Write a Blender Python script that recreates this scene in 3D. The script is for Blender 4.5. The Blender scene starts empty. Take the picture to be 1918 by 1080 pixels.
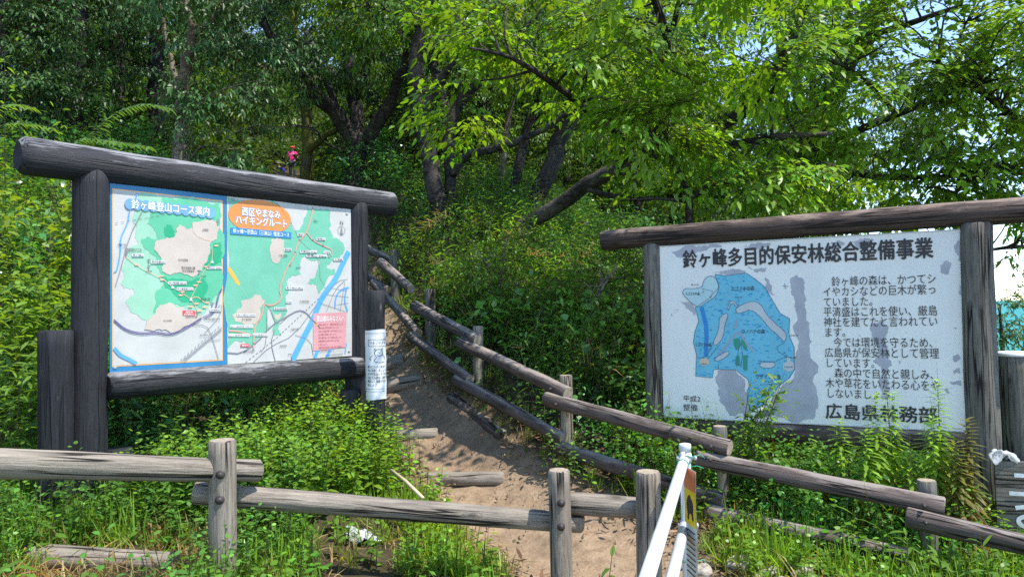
import bpy, math, random
import numpy as np
from mathutils import Vector, Matrix
from mathutils.geometry import tessellate_polygon

SC = bpy.context.scene
COL = SC.collection
# ------------------------------------------------------------------ camera
F, CX, CY, EYE = 1330.0, 959.0, 540.0, 1.55
RC = Matrix.Rotation(math.radians(91.9), 3, 'X') @ Matrix.Rotation(math.radians(-0.97), 3, 'Z')
cd = bpy.data.cameras.new('camera'); cam = bpy.data.objects.new('camera', cd); COL.objects.link(cam)
cam.matrix_world = Matrix.Translation((0, 0, EYE)) @ RC.to_4x4()
cd.sensor_width = 36.0; cd.lens = 36.0 * F / 1918.0
cd.clip_start = 0.05; cd.clip_end = 60000
SC.camera = cam
# ------------------------------------------------------------------ sky, sun, exposure
SUN = Vector((0.41, -0.215, 0.886)).normalized()
w = bpy.data.worlds.new('World'); SC.world = w; w.use_nodes = True
nt = w.node_tree; nt.nodes.clear()
sky = nt.nodes.new('ShaderNodeTexSky'); sky.sky_type = 'NISHITA'; sky.sun_disc = False
sky.sun_elevation = math.asin(SUN.z); sky.sun_rotation = math.atan2(SUN.x, SUN.y)
sky.air_density = 1.0; sky.air_density = 0.9; sky.dust_density = 0.0; sky.ozone_density = 2.0
bg = nt.nodes.new('ShaderNodeBackground'); bg.inputs[1].default_value = 0.15
wo = nt.nodes.new('ShaderNodeOutputWorld')
nt.links.new(sky.outputs[0], bg.inputs[0]); nt.links.new(bg.outputs[0], wo.inputs[0])
sd = bpy.data.lights.new('sun', 'SUN'); sd.energy = 2.9; sd.angle = math.radians(0.5); sd.color = (1, 0.95, 0.86)
so = bpy.data.objects.new('sun', sd); COL.objects.link(so)
so.rotation_euler = SUN.to_track_quat('Z', 'Y').to_euler(); so.location = (10, -5, 25)
SC.view_settings.view_transform = 'Standard'; SC.view_settings.look = 'None'
SC.view_settings.exposure = 1.42; SC.view_settings.gamma = 1.0
SC.render.engine = 'CYCLES'
cy = SC.cycles
cy.max_bounces = 7; cy.diffuse_bounces = 3; cy.glossy_bounces = 2; cy.transmission_bounces = 4; cy.transparent_max_bounces = 6
cy.sample_clamp_indirect = 6.0
cy.use_denoising = False; cy.denoiser = 'OPENIMAGEDENOISE'; cy.denoising_prefilter = 'ACCURATE'

# ------------------------------------------------------------------ layout helpers
def ray(px, py):
    return RC @ Vector(((px - CX) / F, (CY - py) / F, -1.0))
def at(px, py, Y):
    d = ray(px, py); return Vector((0, 0, EYE)) + d * (Y / d.y)

# ------------------------------------------------------------------ terrain height
TP = np.array([
 (0,0,0),(-3,0,.1),(3,0,-.1),(0,2.5,0),(-2,2.8,.25),(-1.35,3.5,.25),(.25,3.8,0),(.8,3.7,0),(1.5,3.3,-.02),(2.6,3.2,-.1),
 (-2.8,4.4,.36),(-1.3,5.9,.42),(-1.0,5.3,.25),(-.55,4.6,.12),(.58,4.5,0),(-.11,5.27,.1),(-.4,6,.22),(-.7,6.7,.38),(-1.04,7.35,.6),
 (-1.22,7.95,.88),(-1.45,8.6,1.05),(-2.1,10.5,1.75),(2.44,4.25,.0),(1.43,4.95,.2),(.43,5.85,.45),(-.33,6.95,.85),(-.95,8.2,1.2),(-1.59,9.6,1.72),
 (.6,7.5,1.1),(1,9,1.6),(0,9,2.0),(-1.07,11,2.9),(-2.8,13,4.0),(-4.4,14,3.75),(1,13,3.3),(3,9,.9),(2.5,6.5,.5),(1.3,6,.5),(3.2,4.9,.1),(4.5,5,-.2),(6,8,-.4),
 (8,14,-.3),(11,20,-1),(15,10,-4),(30,30,-14),(-5,5,.8),(-6,8,2.2),(-3.5,8.5,1.9),(-10,10,3.9),(-8,14,5),(-5,17,4.4),(-8,26,6.5),(-10.4,34,8.2),
 (0,20,6),(5,20,3.5),(-15,20,8),(-25,36,15),(0,40,13),(12,40,6),(27,50,-4),(0,62,20),(-30,62,25),(20,75,6),(50,60,-16),(50,20,-16),
 (0,-10,-.4),(-10,-8,.2),(10,-8,-.8),(-15,0,2),(12,0,-2),(-60,0,12),(-80,60,36),(-60,140,50),(30,150,10),(90,120,-30),(120,0,-45),(60,-60,-20),(-60,-60,0),(0,-60,-5)], float)
def _tps(d):
    return np.where(d > 1e-9, d * d * np.log(np.maximum(d, 1e-9)), 0.0)
_n = len(TP); _D = np.linalg.norm(TP[:, None, :2] - TP[None, :, :2], axis=2)
_A = np.zeros((_n + 3, _n + 3)); _A[:_n, :_n] = _tps(_D) + np.eye(_n) * 0.02
_A[:_n, _n] = 1; _A[:_n, _n+1:] = TP[:, :2]; _A[_n, :_n] = 1; _A[_n+1:, :_n] = TP[:, :2].T
_W = np.linalg.solve(_A, np.concatenate([TP[:, 2], np.zeros(3)]))
TRAIL = np.array([(1.0,-3),(.8,1.5),(.75,3.2),(.5,4.5),(-.05,5.27),(-.42,6),(-.75,6.7),(-1.08,7.35),(-1.3,7.95),(-1.55,8.6),(-2.2,10.5),(-3.6,13.5),(-5,17),(-8,26),(-10.4,34)])
TW = np.array([.7,.6,.62,.6,.5,.45,.4,.36,.34,.3,.28,.4,.55,.7,.8])
def trail_d(x, y):
    """distance to the trail centre line divided by the half width"""
    x = np.asarray(x, float); y = np.asarray(y, float); best = np.full(x.shape, 1e9)
    for (a, b, wa, wb) in zip(TRAIL[:-1], TRAIL[1:], TW[:-1], TW[1:]):
        v = b - a; t = np.clip(((x - a[0]) * v[0] + (y - a[1]) * v[1]) / (v @ v), 0, 1)
        d = np.hypot(x - a[0] - t * v[0], y - a[1] - t * v[1]) / (wa + (wb - wa) * t)
        best = np.minimum(best, d)
    return best
def hz(x, y):
    x = np.asarray(x, float); y = np.asarray(y, float); s = x.shape; xf = x.ravel(); yf = y.ravel(); out = np.empty(xf.shape)
    for i in range(0, len(xf), 20000):
        a, b = xf[i:i+20000], yf[i:i+20000]
        d = np.hypot(a[:, None] - TP[None, :, 0], b[:, None] - TP[None, :, 1])
        out[i:i+20000] = _tps(d) @ _W[:_n] + _W[_n] + _W[_n+1] * a + _W[_n+2] * b
    n = .012 * np.sin(xf * 7.1 + yf * 2.3) + .012 * np.sin(yf * 6.3 - xf * 3.1 + 1) + .008 * np.sin(xf * 17 + 2 * np.sin(yf * 9)) + .006 * np.sin(yf * 23 + xf * 5)
    return (out + n).reshape(s)
def H(x, y): return float(hz(np.array([x]), np.array([y]))[0])

# ------------------------------------------------------------------ materials
def mat(name, base=(.5, .5, .5), rough=.6, spec=.3):
    m = bpy.data.materials.new(name); m.use_nodes = True
    b = m.node_tree.nodes['Principled BSDF']
    b.inputs['Base Color'].default_value = (*base, 1); b.inputs['Roughness'].default_value = rough
    b.inputs['Specular IOR Level'].default_value = spec
    return m, m.node_tree, b
def N(nt, t, **kw):
    n = nt.nodes.new(t)
    for k, v in kw.items(): setattr(n, k, v)
    return n
def ramp(nt, fac, stops):
    r = nt.nodes.new('ShaderNodeValToRGB'); nt.links.new(fac, r.inputs[0])
    els = r.color_ramp.elements
    while len(els) < len(stops): els.new(0.5)
    for e, (p, c) in zip(els, stops): e.position = p; e.color = (*c, 1) if len(c) == 3 else c
    return r.outputs[0]
def noise(nt, vec, scale, detail=4, rough=.55, mapping=None):
    if mapping:
        mp = N(nt, 'ShaderNodeMapping'); mp.inputs['Scale'].default_value = mapping; nt.links.new(vec, mp.inputs[0]); vec = mp.outputs[0]
    n = N(nt, 'ShaderNodeTexNoise'); n.inputs['Scale'].default_value = scale; n.inputs['Detail'].default_value = detail; n.inputs['Roughness'].default_value = rough
    nt.links.new(vec, n.inputs['Vector']); return n.outputs['Fac']
def mix(nt, fac, a, b, mode='MIX'):
    m = N(nt, 'ShaderNodeMix', data_type='RGBA', blend_type=mode)
    for s, v in ((m.inputs[0], fac), (m.inputs[6], a), (m.inputs[7], b)):
        if hasattr(v, 'links') or hasattr(v, 'is_linked'): nt.links.new(v, s)
        elif isinstance(v, (int, float)): s.default_value = v
        else: s.default_value = (*v, 1)
    return m.outputs[2]
def bump(nt, b, h, strength=.5, dist=.01):
    n = N(nt, 'ShaderNodeBump'); n.inputs['Strength'].default_value = strength; n.inputs['Distance'].default_value = dist
    nt.links.new(h, n.inputs['Height']); nt.links.new(n.outputs[0], b.inputs['Normal'])
def paint(name, base, rough=.45, spec=.35, var=.12, scale=14, dirt=0.0):
    """painted or printed surface, a little faded and grimy"""
    m, nt, b = mat(name, base, rough, spec)
    tc = N(nt, 'ShaderNodeTexCoord'); f = noise(nt, tc.outputs['Object'], scale, 5, .65)
    lo = tuple(c * (1 - var) for c in base); hi = tuple(min(1, c * (1 + var * .6) + .01) for c in base)
    c = ramp(nt, f, [(.3, lo), (.7, hi)])
    if dirt:
        f2 = noise(nt, tc.outputs['Object'], 3, 6, .7, (1, 1, .25))
        c = mix(nt, ramp(nt, f2, [(.5, (0, 0, 0)), (.75, (dirt,) * 3)]), c, (.16, .15, .12))
    nt.links.new(c, b.inputs['Base Color']); return m
def wood(name, light, mid, dark, crack=(.02, .017, .015), rough=.85, worn=None, gscale=1.0, spec=.2):
    """weathered timber: grain follows the 'wd' attribute (log's own frame, z along the log)"""
    m, nt, b = mat(name, mid, rough, spec)
    a = N(nt, 'ShaderNodeAttribute', attribute_name='wd'); v = a.outputs['Vector']
    g1 = noise(nt, v, 1, 8, .72, (80*gscale, 80*gscale, 4.5)); g2 = noise(nt, v, 1, 4, .6, (9, 9, 1.1)); g3 = noise(nt, v, 1, 3, .5, (3, 3, 2))
    c = ramp(nt, g1, [(.3, dark), (.48, mid), (.68, light)])
    c = mix(nt, ramp(nt, g2, [(.36, (.35, .35, .35)), (.52, (0, 0, 0))]), c, dark)
    c = mix(nt, ramp(nt, noise(nt, v, 1, 5, .7, (22, 22, 9)), [(.5, (0, 0, 0)), (.72, (.5, .5, .5))]), c, mid)
    c = mix(nt, ramp(nt, g3, [(.42, (0, 0, 0)), (.7, (.45, .45, .45))]), c, light)
    # long checks
    wv = noise(nt, v, 1, 2, .5, (16, 16, .55))
    ck = ramp(nt, wv, [(.475, (0, 0, 0)), (.495, (1, 1, 1)), (.51, (1, 1, 1)), (.53, (0, 0, 0))])
    gate = ramp(nt, noise(nt, v, 1, 2, .5, (5, 5, 1.3)), [(.44, (0, 0, 0)), (.54, (1, 1, 1))])
    ck = mix(nt, 1.0, ck, gate, 'MULTIPLY')
    # knots
    mp = N(nt, 'ShaderNodeMapping'); mp.inputs['Scale'].default_value = (9, 9, 3.2); nt.links.new(v, mp.inputs[0])
    vo = N(nt, 'ShaderNodeTexVoronoi'); vo.inputs['Scale'].default_value = 1; nt.links.new(mp.outputs[0], vo.inputs['Vector'])
    kn = ramp(nt, vo.outputs['Distance'], [(.06, (.8,) * 3), (.13, (.2,) * 3), (.16, (.45,) * 3), (.2, (0,) * 3)])
    c = mix(nt, kn, c, dark)
    if worn:
        ge = N(nt, 'ShaderNodeAttribute', attribute_name='up')
        mm = N(nt, 'ShaderNodeMath', operation='MULTIPLY_ADD'); nt.links.new(ge.outputs['Fac'], mm.inputs[0]); mm.inputs[1].default_value = .3
        nt.links.new(noise(nt, v, 1, 6, .7, (18, 18, 3.0)), mm.inputs[2])
        c = mix(nt, ramp(nt, mm.outputs[0], [(.66, (0, 0, 0)), (.8, (.9,) * 3)]), c, worn)
        vo2 = noise(nt, v, 1, 3, .6, (60, 60, 22))
        c = mix(nt, ramp(nt, vo2, [(.74, (0, 0, 0)), (.78, (.55,) * 3)]), c, (.4, .4, .4))
    c = mix(nt, ck, c, crack)
    nt.links.new(c, b.inputs['Base Color'])
    hh = mix(nt, .5, g1, g2); hh = mix(nt, ck, hh, (0, 0, 0))
    bump(nt, b, hh, 1.0, .018)
    return m
def bark(name, a, b_, moss=None, mosslev=.55):
    m, nt, b = mat(name, a, .9, .15)
    tc = N(nt, 'ShaderNodeTexCoord'); v = tc.outputs['Object']
    n1 = noise(nt, v, 1, 6, .7, (14, 14, 30)); n2 = noise(nt, v, 2.2, 4, .6)
    c = ramp(nt, n1, [(.34, b_), (.52, a), (.72, tuple(min(1, q * 2.2 + .02) for q in a))])
    c = mix(nt, ramp(nt, n2, [(.5, (0, 0, 0)), (.68, (.6,) * 3)]), c, tuple(min(1, q * 2.6 + .03) for q in a))
    if moss: c = mix(nt, ramp(nt, noise(nt, v, 1.4, 5, .65), [(mosslev - .1, (0, 0, 0)), (mosslev + .1, (.9,) * 3)]), c, moss)
    nt.links.new(c, b.inputs['Base Color']); bump(nt, b, n1, .9, .03); return m
def leafmat(name, trans=.4, rough=.42, spec=.4, tint=(1.5, 1.35, .5)):
    m = bpy.data.materials.new(name); m.use_nodes = True; nt = m.node_tree
    b = nt.nodes['Principled BSDF']; out = nt.nodes['Material Output']
    a = N(nt, 'ShaderNodeAttribute', attribute_name='col')
    nt.links.new(a.outputs['Color'], b.inputs['Base Color']); b.inputs['Roughness'].default_value = rough; b.inputs['Specular IOR Level'].default_value = spec
    tr = N(nt, 'ShaderNodeBsdfTranslucent'); nt.links.new(mix(nt, 1.0, a.outputs['Color'], tint, 'MULTIPLY'), tr.inputs[0])
    ms = N(nt, 'ShaderNodeMixShader'); ms.inputs[0].default_value = trans
    nt.links.new(b.outputs[0], ms.inputs[1]); nt.links.new(tr.outputs[0], ms.inputs[2]); nt.links.new(ms.outputs[0], out.inputs[0])
    return m
M = {}
M['oldwood'] = wood('weathered_fence_wood', (.36, .31, .25), (.225, .19, .152), (.07, .057, .047))
M['darkrail'] = wood('brown_fence_wood', (.17, .132, .115), (.092, .07, .062), (.03, .023, .02), worn=(.27, .23, .2))
M['blackwood'] = wood('black_stained_wood', (.031, .031, .036), (.016, .016, .0195), (.007, .007, .009), crack=(.006, .006, .008), rough=.62, worn=(.24, .235, .24), spec=.35)
M['brownwood'] = wood('brown_beam_wood', (.13, .092, .075), (.06, .043, .037), (.02, .015, .014), worn=(.27, .2, .16))
M['greypost'] = wood('grey_post_wood', (.24, .22, .185), (.13, .118, .098), (.04, .036, .031), gscale=.7)
M['endgrain'] = paint('end_grain', (.33, .27, .2), .9, .1, .4, 40)
M['endgreen'] = paint('pale_end_grain', (.32, .31, .22), .9, .1, .4, 30)
M['rust'] = paint('rusty_bolt', (.035, .024, .022), .6, .5, .4, 60)
M['whitepaint'] = paint('white_barrier_paint', (.6, .61, .62), .4, .4, .1, 9, .6)
M['panelwhite'] = paint('white_panel', (.78, .78, .76), .38, .4, .05, 6)
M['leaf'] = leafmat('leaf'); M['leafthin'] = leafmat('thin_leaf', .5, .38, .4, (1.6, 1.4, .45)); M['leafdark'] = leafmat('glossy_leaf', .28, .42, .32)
M['leafglint'] = leafmat('shiny_leaf', .35, .3, .6); M['straw'] = leafmat('straw', .2, .7, .2, (1, 1, 1))

# ------------------------------------------------------------------ mesh building
def tag(o, label=None, cat=None, group=None, kind=None):
    if label: o['label'] = label
    if cat: o['category'] = cat
    if group: o['group'] = group
    if kind: o['kind'] = kind
    return o
def thing(name, loc, label, cat, group=None):
    o = bpy.data.objects.new(name, None); o.empty_display_size = .1; COL.objects.link(o); o.location = loc
    return tag(o, label, cat, group)
def wloc(o):
    v = Vector((0, 0, 0))
    while o: v = v + o.location; o = o.parent
    return v
class MB:
    """collects world-space geometry; build() links it as ONE mesh object under a parent"""
    def __init__(s): s.v = []; s.f = []; s.wd = []; s.up = []; s.mi = []; s.sm = []
    def add(s, vs, fs, wd=None, mi=0, smooth=True, up=None):
        o = len(s.v); s.v += [tuple(q) for q in vs]; s.f += [tuple(i + o for i in f) for f in fs]
        s.wd += list(wd) if wd is not None else [tuple(q) for q in vs]
        s.up += list(up) if up is not None else [0.0] * len(vs)
        s.mi += [mi] * len(fs); s.sm += [smooth] * len(fs); return s
    def log(s, p0, p1, r0, r1=None, seed=0, sides=22, rings=None, cap=0, wob=.035, ch=.012, capmi=None):
        r1 = r0 if r1 is None else r1; p0 = Vector(p0); p1 = Vector(p1); ax = p1 - p0; L = ax.length; ax.normalize()
        ref = Vector((0, 0, 1)) if abs(ax.z) < .9 else Vector((0, 1, 0))
        sx = ax.cross(ref).normalized(); sy = sx.cross(ax).normalized()   # sy points up for lying logs
        rings = rings or max(6, int(L / .09)); rg = random.Random(seed)
        ph = [rg.uniform(0, 6.28) for _ in range(8)]; zo = rg.uniform(0, 50)
        ts = [0] + [ch / L] + [ch / L + (1 - 2 * ch / L) * i / rings for i in range(1, rings)] + [1 - ch / L, 1]
        vs, wd, up = [], [], []
        for k, t in enumerate(ts):
            r = r0 + (r1 - r0) * t
            if k in (0, len(ts) - 1): r -= ch
            bend = Vector((0, 0, 0)) + sx * (math.sin(t * 3.1 + ph[0]) * .006 * L) * .5 + sy * math.sin(t * 2.6 + ph[1]) * .004 * L * .5
            for j in range(sides):
                a = 2 * math.pi * j / sides
                q = r * (1 + wob * .6 * math.sin(2 * a + ph[2] + t * 2) + wob * .5 * math.sin(3 * a + ph[3] - t * 4) + wob * .35 * math.sin(t * L * 9 + ph[4] + a) + wob * .25 * math.sin(5 * a + t * L * 14 + ph[5]))
                lx, ly = q * math.cos(a), q * math.sin(a)
                vs.append(p0 + ax * (t * L) + bend + sx * lx + sy * ly); wd.append((lx + zo, ly + zo, t * L + zo)); up.append(max(0, math.sin(a)))
        fs = []
        for k in range(len(ts) - 1):
            for j in range(sides):
                a, b = k * sides + j, k * sides + (j + 1) % sides
                fs.append((a, a + sides, b + sides, b))
        s.add(vs, fs, wd, 0, True, up)
        for e, k in ((0, 0), (1, len(ts) - 1)):
            ring = [vs[k * sides + j] for j in range(sides)]; c = sum(ring, Vector()) / sides
            w2 = [(q[0] * 1, q[1], q[2]) for q in wd[k * sides:(k + 1) * sides]]
            f2 = [(j, (j + 1) % sides, sides) for j in range(sides)]
            if e == 1: f2 = [tuple(reversed(f)) for f in f2]
            s.add(ring + [c], f2, w2 + [(zo, zo, wd[k * sides][2])], capmi if capmi is not None else 0, False)
        return s
    def tube(s, pts, rad, sides=8, cap=True):
        pts = [Vector(p) for p in pts]; n = len(pts); vs = []
        prev = None
        for i, p in enumerate(pts):
            t = (pts[min(i + 1, n - 1)] - pts[max(i - 1, 0)]).normalized()
            if prev is None:
                ref = Vector((0, 0, 1)) if abs(t.z) < .9 else Vector((0, 1, 0)); sx = t.cross(ref).normalized()
            else: sx = (prev - t * prev.dot(t)).normalized()
            prev = sx; sy = t.cross(sx)
            for j in range(sides):
                a = 2 * math.pi * j / sides; vs.append(p + (sx * math.cos(a) + sy * math.sin(a)) * rad[i])
        fs = [(k * sides + j, k * sides + (j + 1) % sides, (k + 1) * sides + (j + 1) % sides, (k + 1) * sides + j) for k in range(n - 1) for j in range(sides)]
        if cap: fs += [tuple(range(sides))[::-1], tuple((n - 1) * sides + j for j in range(sides))]
        return s.add(vs, fs)
    def box(s, c, ex, ey, ez, wd=True):
        """box from centre and three half-extent vectors"""
        c, ex, ey, ez = map(Vector, (c, ex, ey, ez))
        vs = [c + ex * i + ey * j + ez * k for i in (-1, 1) for j in (-1, 1) for k in (-1, 1)]
        lx, ly, lz = ex.length, ey.length, ez.length
        w_ = [(lx * i + 3, ly * j + 5, lz * k + 1) for i in (-1, 1) for j in (-1, 1) for k in (-1, 1)]
        w_ = [(b_, c_, a_) for a_, b_, c_ in w_]
        fs = [(0, 1, 3, 2), (4, 6, 7, 5), (0, 4, 5, 1), (2, 3, 7, 6), (0, 2, 6, 4), (1, 5, 7, 3)]
        return s.add(vs, fs, w_, 0, False)
    def lathe(s, c, ax, prof, sides=16):
        """profile of (distance along ax, radius)"""
        c = Vector(c); ax = Vector(ax).normalized(); ref = Vector((0, 0, 1)) if abs(ax.z) < .9 else Vector((0, 1, 0))
        sx = ax.cross(ref).normalized(); sy = ax.cross(sx); vs = []
        for h, r in prof:
            for j in range(sides):
                a = 2 * math.pi * j / sides; vs.append(c + ax * h + (sx * math.cos(a) + sy * math.sin(a)) * max(r, 1e-4))
        n = len(prof); fs = [(k * sides + j, k * sides + (j + 1) % sides, (k + 1) * sides + (j + 1) % sides, (k + 1) * sides + j) for k in range(n - 1) for j in range(sides)]
        fs += [tuple(range(sides))[::-1], tuple((n - 1) * sides + j for j in range(sides))]
        return s.add(vs, fs)
    def build(s, name, mats, parent=None, loc=None):
        o0 = wloc(parent) if parent else Vector(loc or (0, 0, 0))
        me = bpy.data.meshes.new(name); v = np.array(s.v, float).reshape(-1, 3) - np.array(o0)
        me.from_pydata(v.tolist(), [], s.f)
        for m in (mats if isinstance(mats, (list, tuple)) else [mats]): me.materials.append(m)
        me.polygons.foreach_set('material_index', s.mi); me.polygons.foreach_set('use_smooth', s.sm)
        a = me.attributes.new('wd', 'FLOAT_VECTOR', 'POINT'); a.data.foreach_set('vector', np.array(s.wd, float).ravel())
        a = me.attributes.new('up', 'FLOAT', 'POINT'); a.data.foreach_set('value', np.array(s.up, float))
        me.update(); o = bpy.data.objects.new(name, me); COL.objects.link(o)
        if parent: o.parent = parent
        else: o.location = o0
        return o

# ------------------------------------------------------------------ leaves (numpy)
KEYS = ('P', 'A', 'U', 'L', 'W', 'D', 'C')
def LV(n=0):
    return dict(P=np.zeros((n, 3)), A=np.zeros((n, 3)), U=np.zeros((n, 3)), L=np.zeros(n), W=np.zeros(n), D=np.zeros(n), C=np.zeros((n, 3)))
def cat(ls): return {k: np.concatenate([l[k] for l in ls]) for k in KEYS}
def lv(rows):
    """rows of (P, A, U, L, W, D, C)"""
    return {k: np.array([r[i] for r in rows], float) for i, k in enumerate(KEYS)}
def unit(a): return a / np.maximum(np.linalg.norm(a, axis=-1, keepdims=True), 1e-9)
def leafobj(name, l, m, parent=None, loc=(0, 0, 0), fine=True):
    P, A, U, L, W, D, C = (l[k] for k in KEYS); n = len(L); P = P - np.array(wloc(parent) if parent else loc)
    A = unit(A); S = np.cross(A, U); bad = np.linalg.norm(S, axis=1) < 1e-4; S[bad] = np.cross(A[bad], [1, .3, .2]); S = unit(S)
    Z = np.array([0, 0, -1.0])
    def pt(t, s): return P + A * (L * t)[:, None] + Z * (D * L * t * t)[:, None] + S * (W * s)[:, None]
    if fine:
        V = np.stack([pt(0, 0), pt(.3, -.5), pt(.3, .5), pt(.68, -.4), pt(.68, .4), pt(1, 0)], 1); k = 6
        lp = np.array([0, 2, 1, 1, 2, 4, 3, 3, 4, 5]); st = np.array([0, 3, 7]); tt = np.array([3, 4, 3])
    else:
        Nn = np.cross(S, A)
        V = np.stack([pt(0, 0), pt(.42, -.5) + Nn * (W * .16)[:, None], pt(1, 0), pt(.42, .5) + Nn * (W * .16)[:, None]], 1); k = 4
        lp = np.array([0, 3, 2, 0, 2, 1]); st = np.array([0, 3]); tt = np.array([3, 3])
    me = bpy.data.meshes.new(name)
    me.vertices.add(n * k); me.vertices.foreach_set('co', V.reshape(-1).astype(np.float32))
    loops = (lp[None, :] + (np.arange(n) * k)[:, None]).ravel()
    me.loops.add(len(loops)); me.loops.foreach_set('vertex_index', loops.astype(np.int32))
    ls = (st[None, :] + (np.arange(n) * len(lp))[:, None]).ravel()
    me.polygons.add(len(ls)); me.polygons.foreach_set('loop_start', ls.astype(np.int32))
    a = me.attributes.new('col', 'FLOAT_COLOR', 'POINT')
    cc = np.ones((n, k, 4), np.float32); cc[:, :, :3] = np.clip(C, 0, 1)[:, None, :]; a.data.foreach_set('color', cc.ravel())
    me.update(calc_edges=True); me.materials.append(m)
    o = bpy.data.objects.new(name, me); COL.objects.link(o)
    if parent: o.parent = parent
    else: o.location = loc
    return o
def place(protos, pos, rng, scale=(.8, 1.2), tint=None, jitter=.18, tilt=.12, hsv=.12):
    """copies of prototype leaf sets at pos (n,3), random turn, size and colour"""
    out = []; n = len(pos); idx = rng.integers(0, len(protos), n)
    for k, pr in enumerate(protos):
        q = pos[idx == k]; m = len(q)
        if not m: continue
        th = rng.uniform(0, 2 * np.pi, m); sc = rng.uniform(*scale, m); c, s = np.cos(th), np.sin(th); z = np.zeros(m); o = np.ones(m)
        R = np.stack([np.stack([c, -s, z], 1), np.stack([s, c, z], 1), np.stack([z, z, o], 1)], 1)
        R[:, 2, 0] += rng.normal(0, tilt, m); R[:, 2, 1] += rng.normal(0, tilt, m)
        f = lambda a: np.einsum('mij,lj->mli', R, a)
        ll = len(pr['L'])
        br = np.clip(rng.normal(1, jitter, (m, 1, 1)), .45, 1.7) * np.clip(rng.normal(1, .13, (m, ll, 1)), .5, 1.6)
        hue = 1 + rng.normal(0, hsv, (m, 1, 1)) * np.array([1.0, 0, .3])
        C = pr['C'][None] * br * hue
        if tint is not None: C = C * tint[idx == k][:, None, :]
        out.append(dict(P=(f(pr['P']) * sc[:, None, None] + q[:, None, :]).reshape(-1, 3), A=f(pr['A']).reshape(-1, 3), U=f(pr['U']).reshape(-1, 3),
                        L=(pr['L'][None] * sc[:, None]).ravel(), W=(pr['W'][None] * sc[:, None]).ravel(), D=np.tile(pr['D'], m), C=C.reshape(-1, 3)))
    return cat(out)
UPV = np.array([0, 0, 1.0])
def stemrow(p, q, w_, c):
    p, q = np.array(p, float), np.array(q, float); d = q - p; l = np.linalg.norm(d)
    return (p, d / max(l, 1e-6), (-.3, -.95, .1), l * 1.15, w_, 0, c)
def herb(rng, h=.5, n=16, leaf=.07, ratio=.5, c=(.06, .13, .02), droop=.35, opp=True, rise=.25, spread=.35, stem=(.08, .1, .03)):
    rows = []; lean = rng.normal(0, .12, 2); top = np.array([lean[0] * h, lean[1] * h, h]); rows.append(stemrow((0, 0, 0), top, .006, stem))
    a = rng.uniform(0, 6)
    for k in range(n):
        t = .18 + .82 * (k + .5) / n; p = top * t
        a += (1.57 if opp else 2.4)
        for b in ((a, a + math.pi) if opp else (a,)):
            b += rng.normal(0, .3); ax = np.array([math.cos(b), math.sin(b), rng.normal(rise + .5 * t - .25, .25)])
            ls = leaf * rng.uniform(.65, 1.15) * (1.15 - .55 * t * t); off = ax * rng.uniform(.1, 1) * spread * leaf
            rows.append((p + off, ax, UPV + rng.normal(0, .25, 3), ls, ls * ratio * rng.uniform(.8, 1.2), droop * rng.uniform(.4, 1.4), np.array(c) * (1.0 + .35 * (t > .85))))
    return lv(rows)
def bushlet(rng, r=.3, h=.6, n=60, leaf=.06, ratio=.5, c=(.05, .11, .02), droop=.3):
    rows = []
    for s_ in range(6):
        a = rng.uniform(0, 6.28); e = np.array([math.cos(a) * r * .8, math.sin(a) * r * .8, h * rng.uniform(.6, 1)]); rows.append(stemrow((0, 0, 0), e, .006, (.08, .06, .035)))
    for k in range(n):
        d = unit(rng.normal(0, 1, 3)); d[2] = abs(d[2]) * .9 + .02; q = rng.uniform(.55, 1) ** .6
        p = d * np.array([r, r, h]) * q; ax = unit(d * np.array([1, 1, .3]) + rng.normal(0, .45, 3)); ls = leaf * rng.uniform(.6, 1.2)
        rows.append((p, ax, UPV + rng.normal(0, .35, 3), ls, ls * ratio * rng.uniform(.8, 1.2), droop * rng.uniform(.3, 1.5), c))
    return lv(rows)
def tuft(rng, n=22, l=.35, w_=.008, c=(.12, .2, .03), spread=.5, base=.05, droop=.5):
    rows = []
    for k in range(n):
        a = rng.uniform(0, 6.28); s_ = abs(rng.normal(0, spread)); ax = np.array([math.cos(a) * s_, math.sin(a) * s_, 1]); ls = l * rng.uniform(.45, 1.15)
        p = np.array([rng.normal(0, base), rng.normal(0, base), -.01]); rows.append((p, ax, np.array([math.cos(a + rng.normal(0, .6)), math.sin(a), .2]), ls, w_ * rng.uniform(.7, 1.3), droop * rng.uniform(.2, 1.3), np.array(c) * rng.uniform(.8, 1.25)))
    return lv(rows)
def sasa(rng, h=.6, n=9, l=.2, w_=.03, c=(.07, .15, .025)):
    rows = []; lean = rng.normal(0, .2, 2); top = np.array([lean[0] * h, lean[1] * h, h]); rows.append(stemrow((0, 0, 0), top, .006, (.12, .15, .05)))
    for k in range(n):
        t = .35 + .65 * k / n; a = k * 2.6 + rng.normal(0, .5); ax = np.array([math.cos(a), math.sin(a), rng.uniform(.1, .9)]); ls = l * rng.uniform(.6, 1.15)
        rows.append((top * t, ax, UPV + rng.normal(0, .2, 3), ls, w_ * rng.uniform(.7, 1.2), rng.uniform(.2, .75), np.array(c) * rng.uniform(.8, 1.3)))
    return lv(rows)
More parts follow.
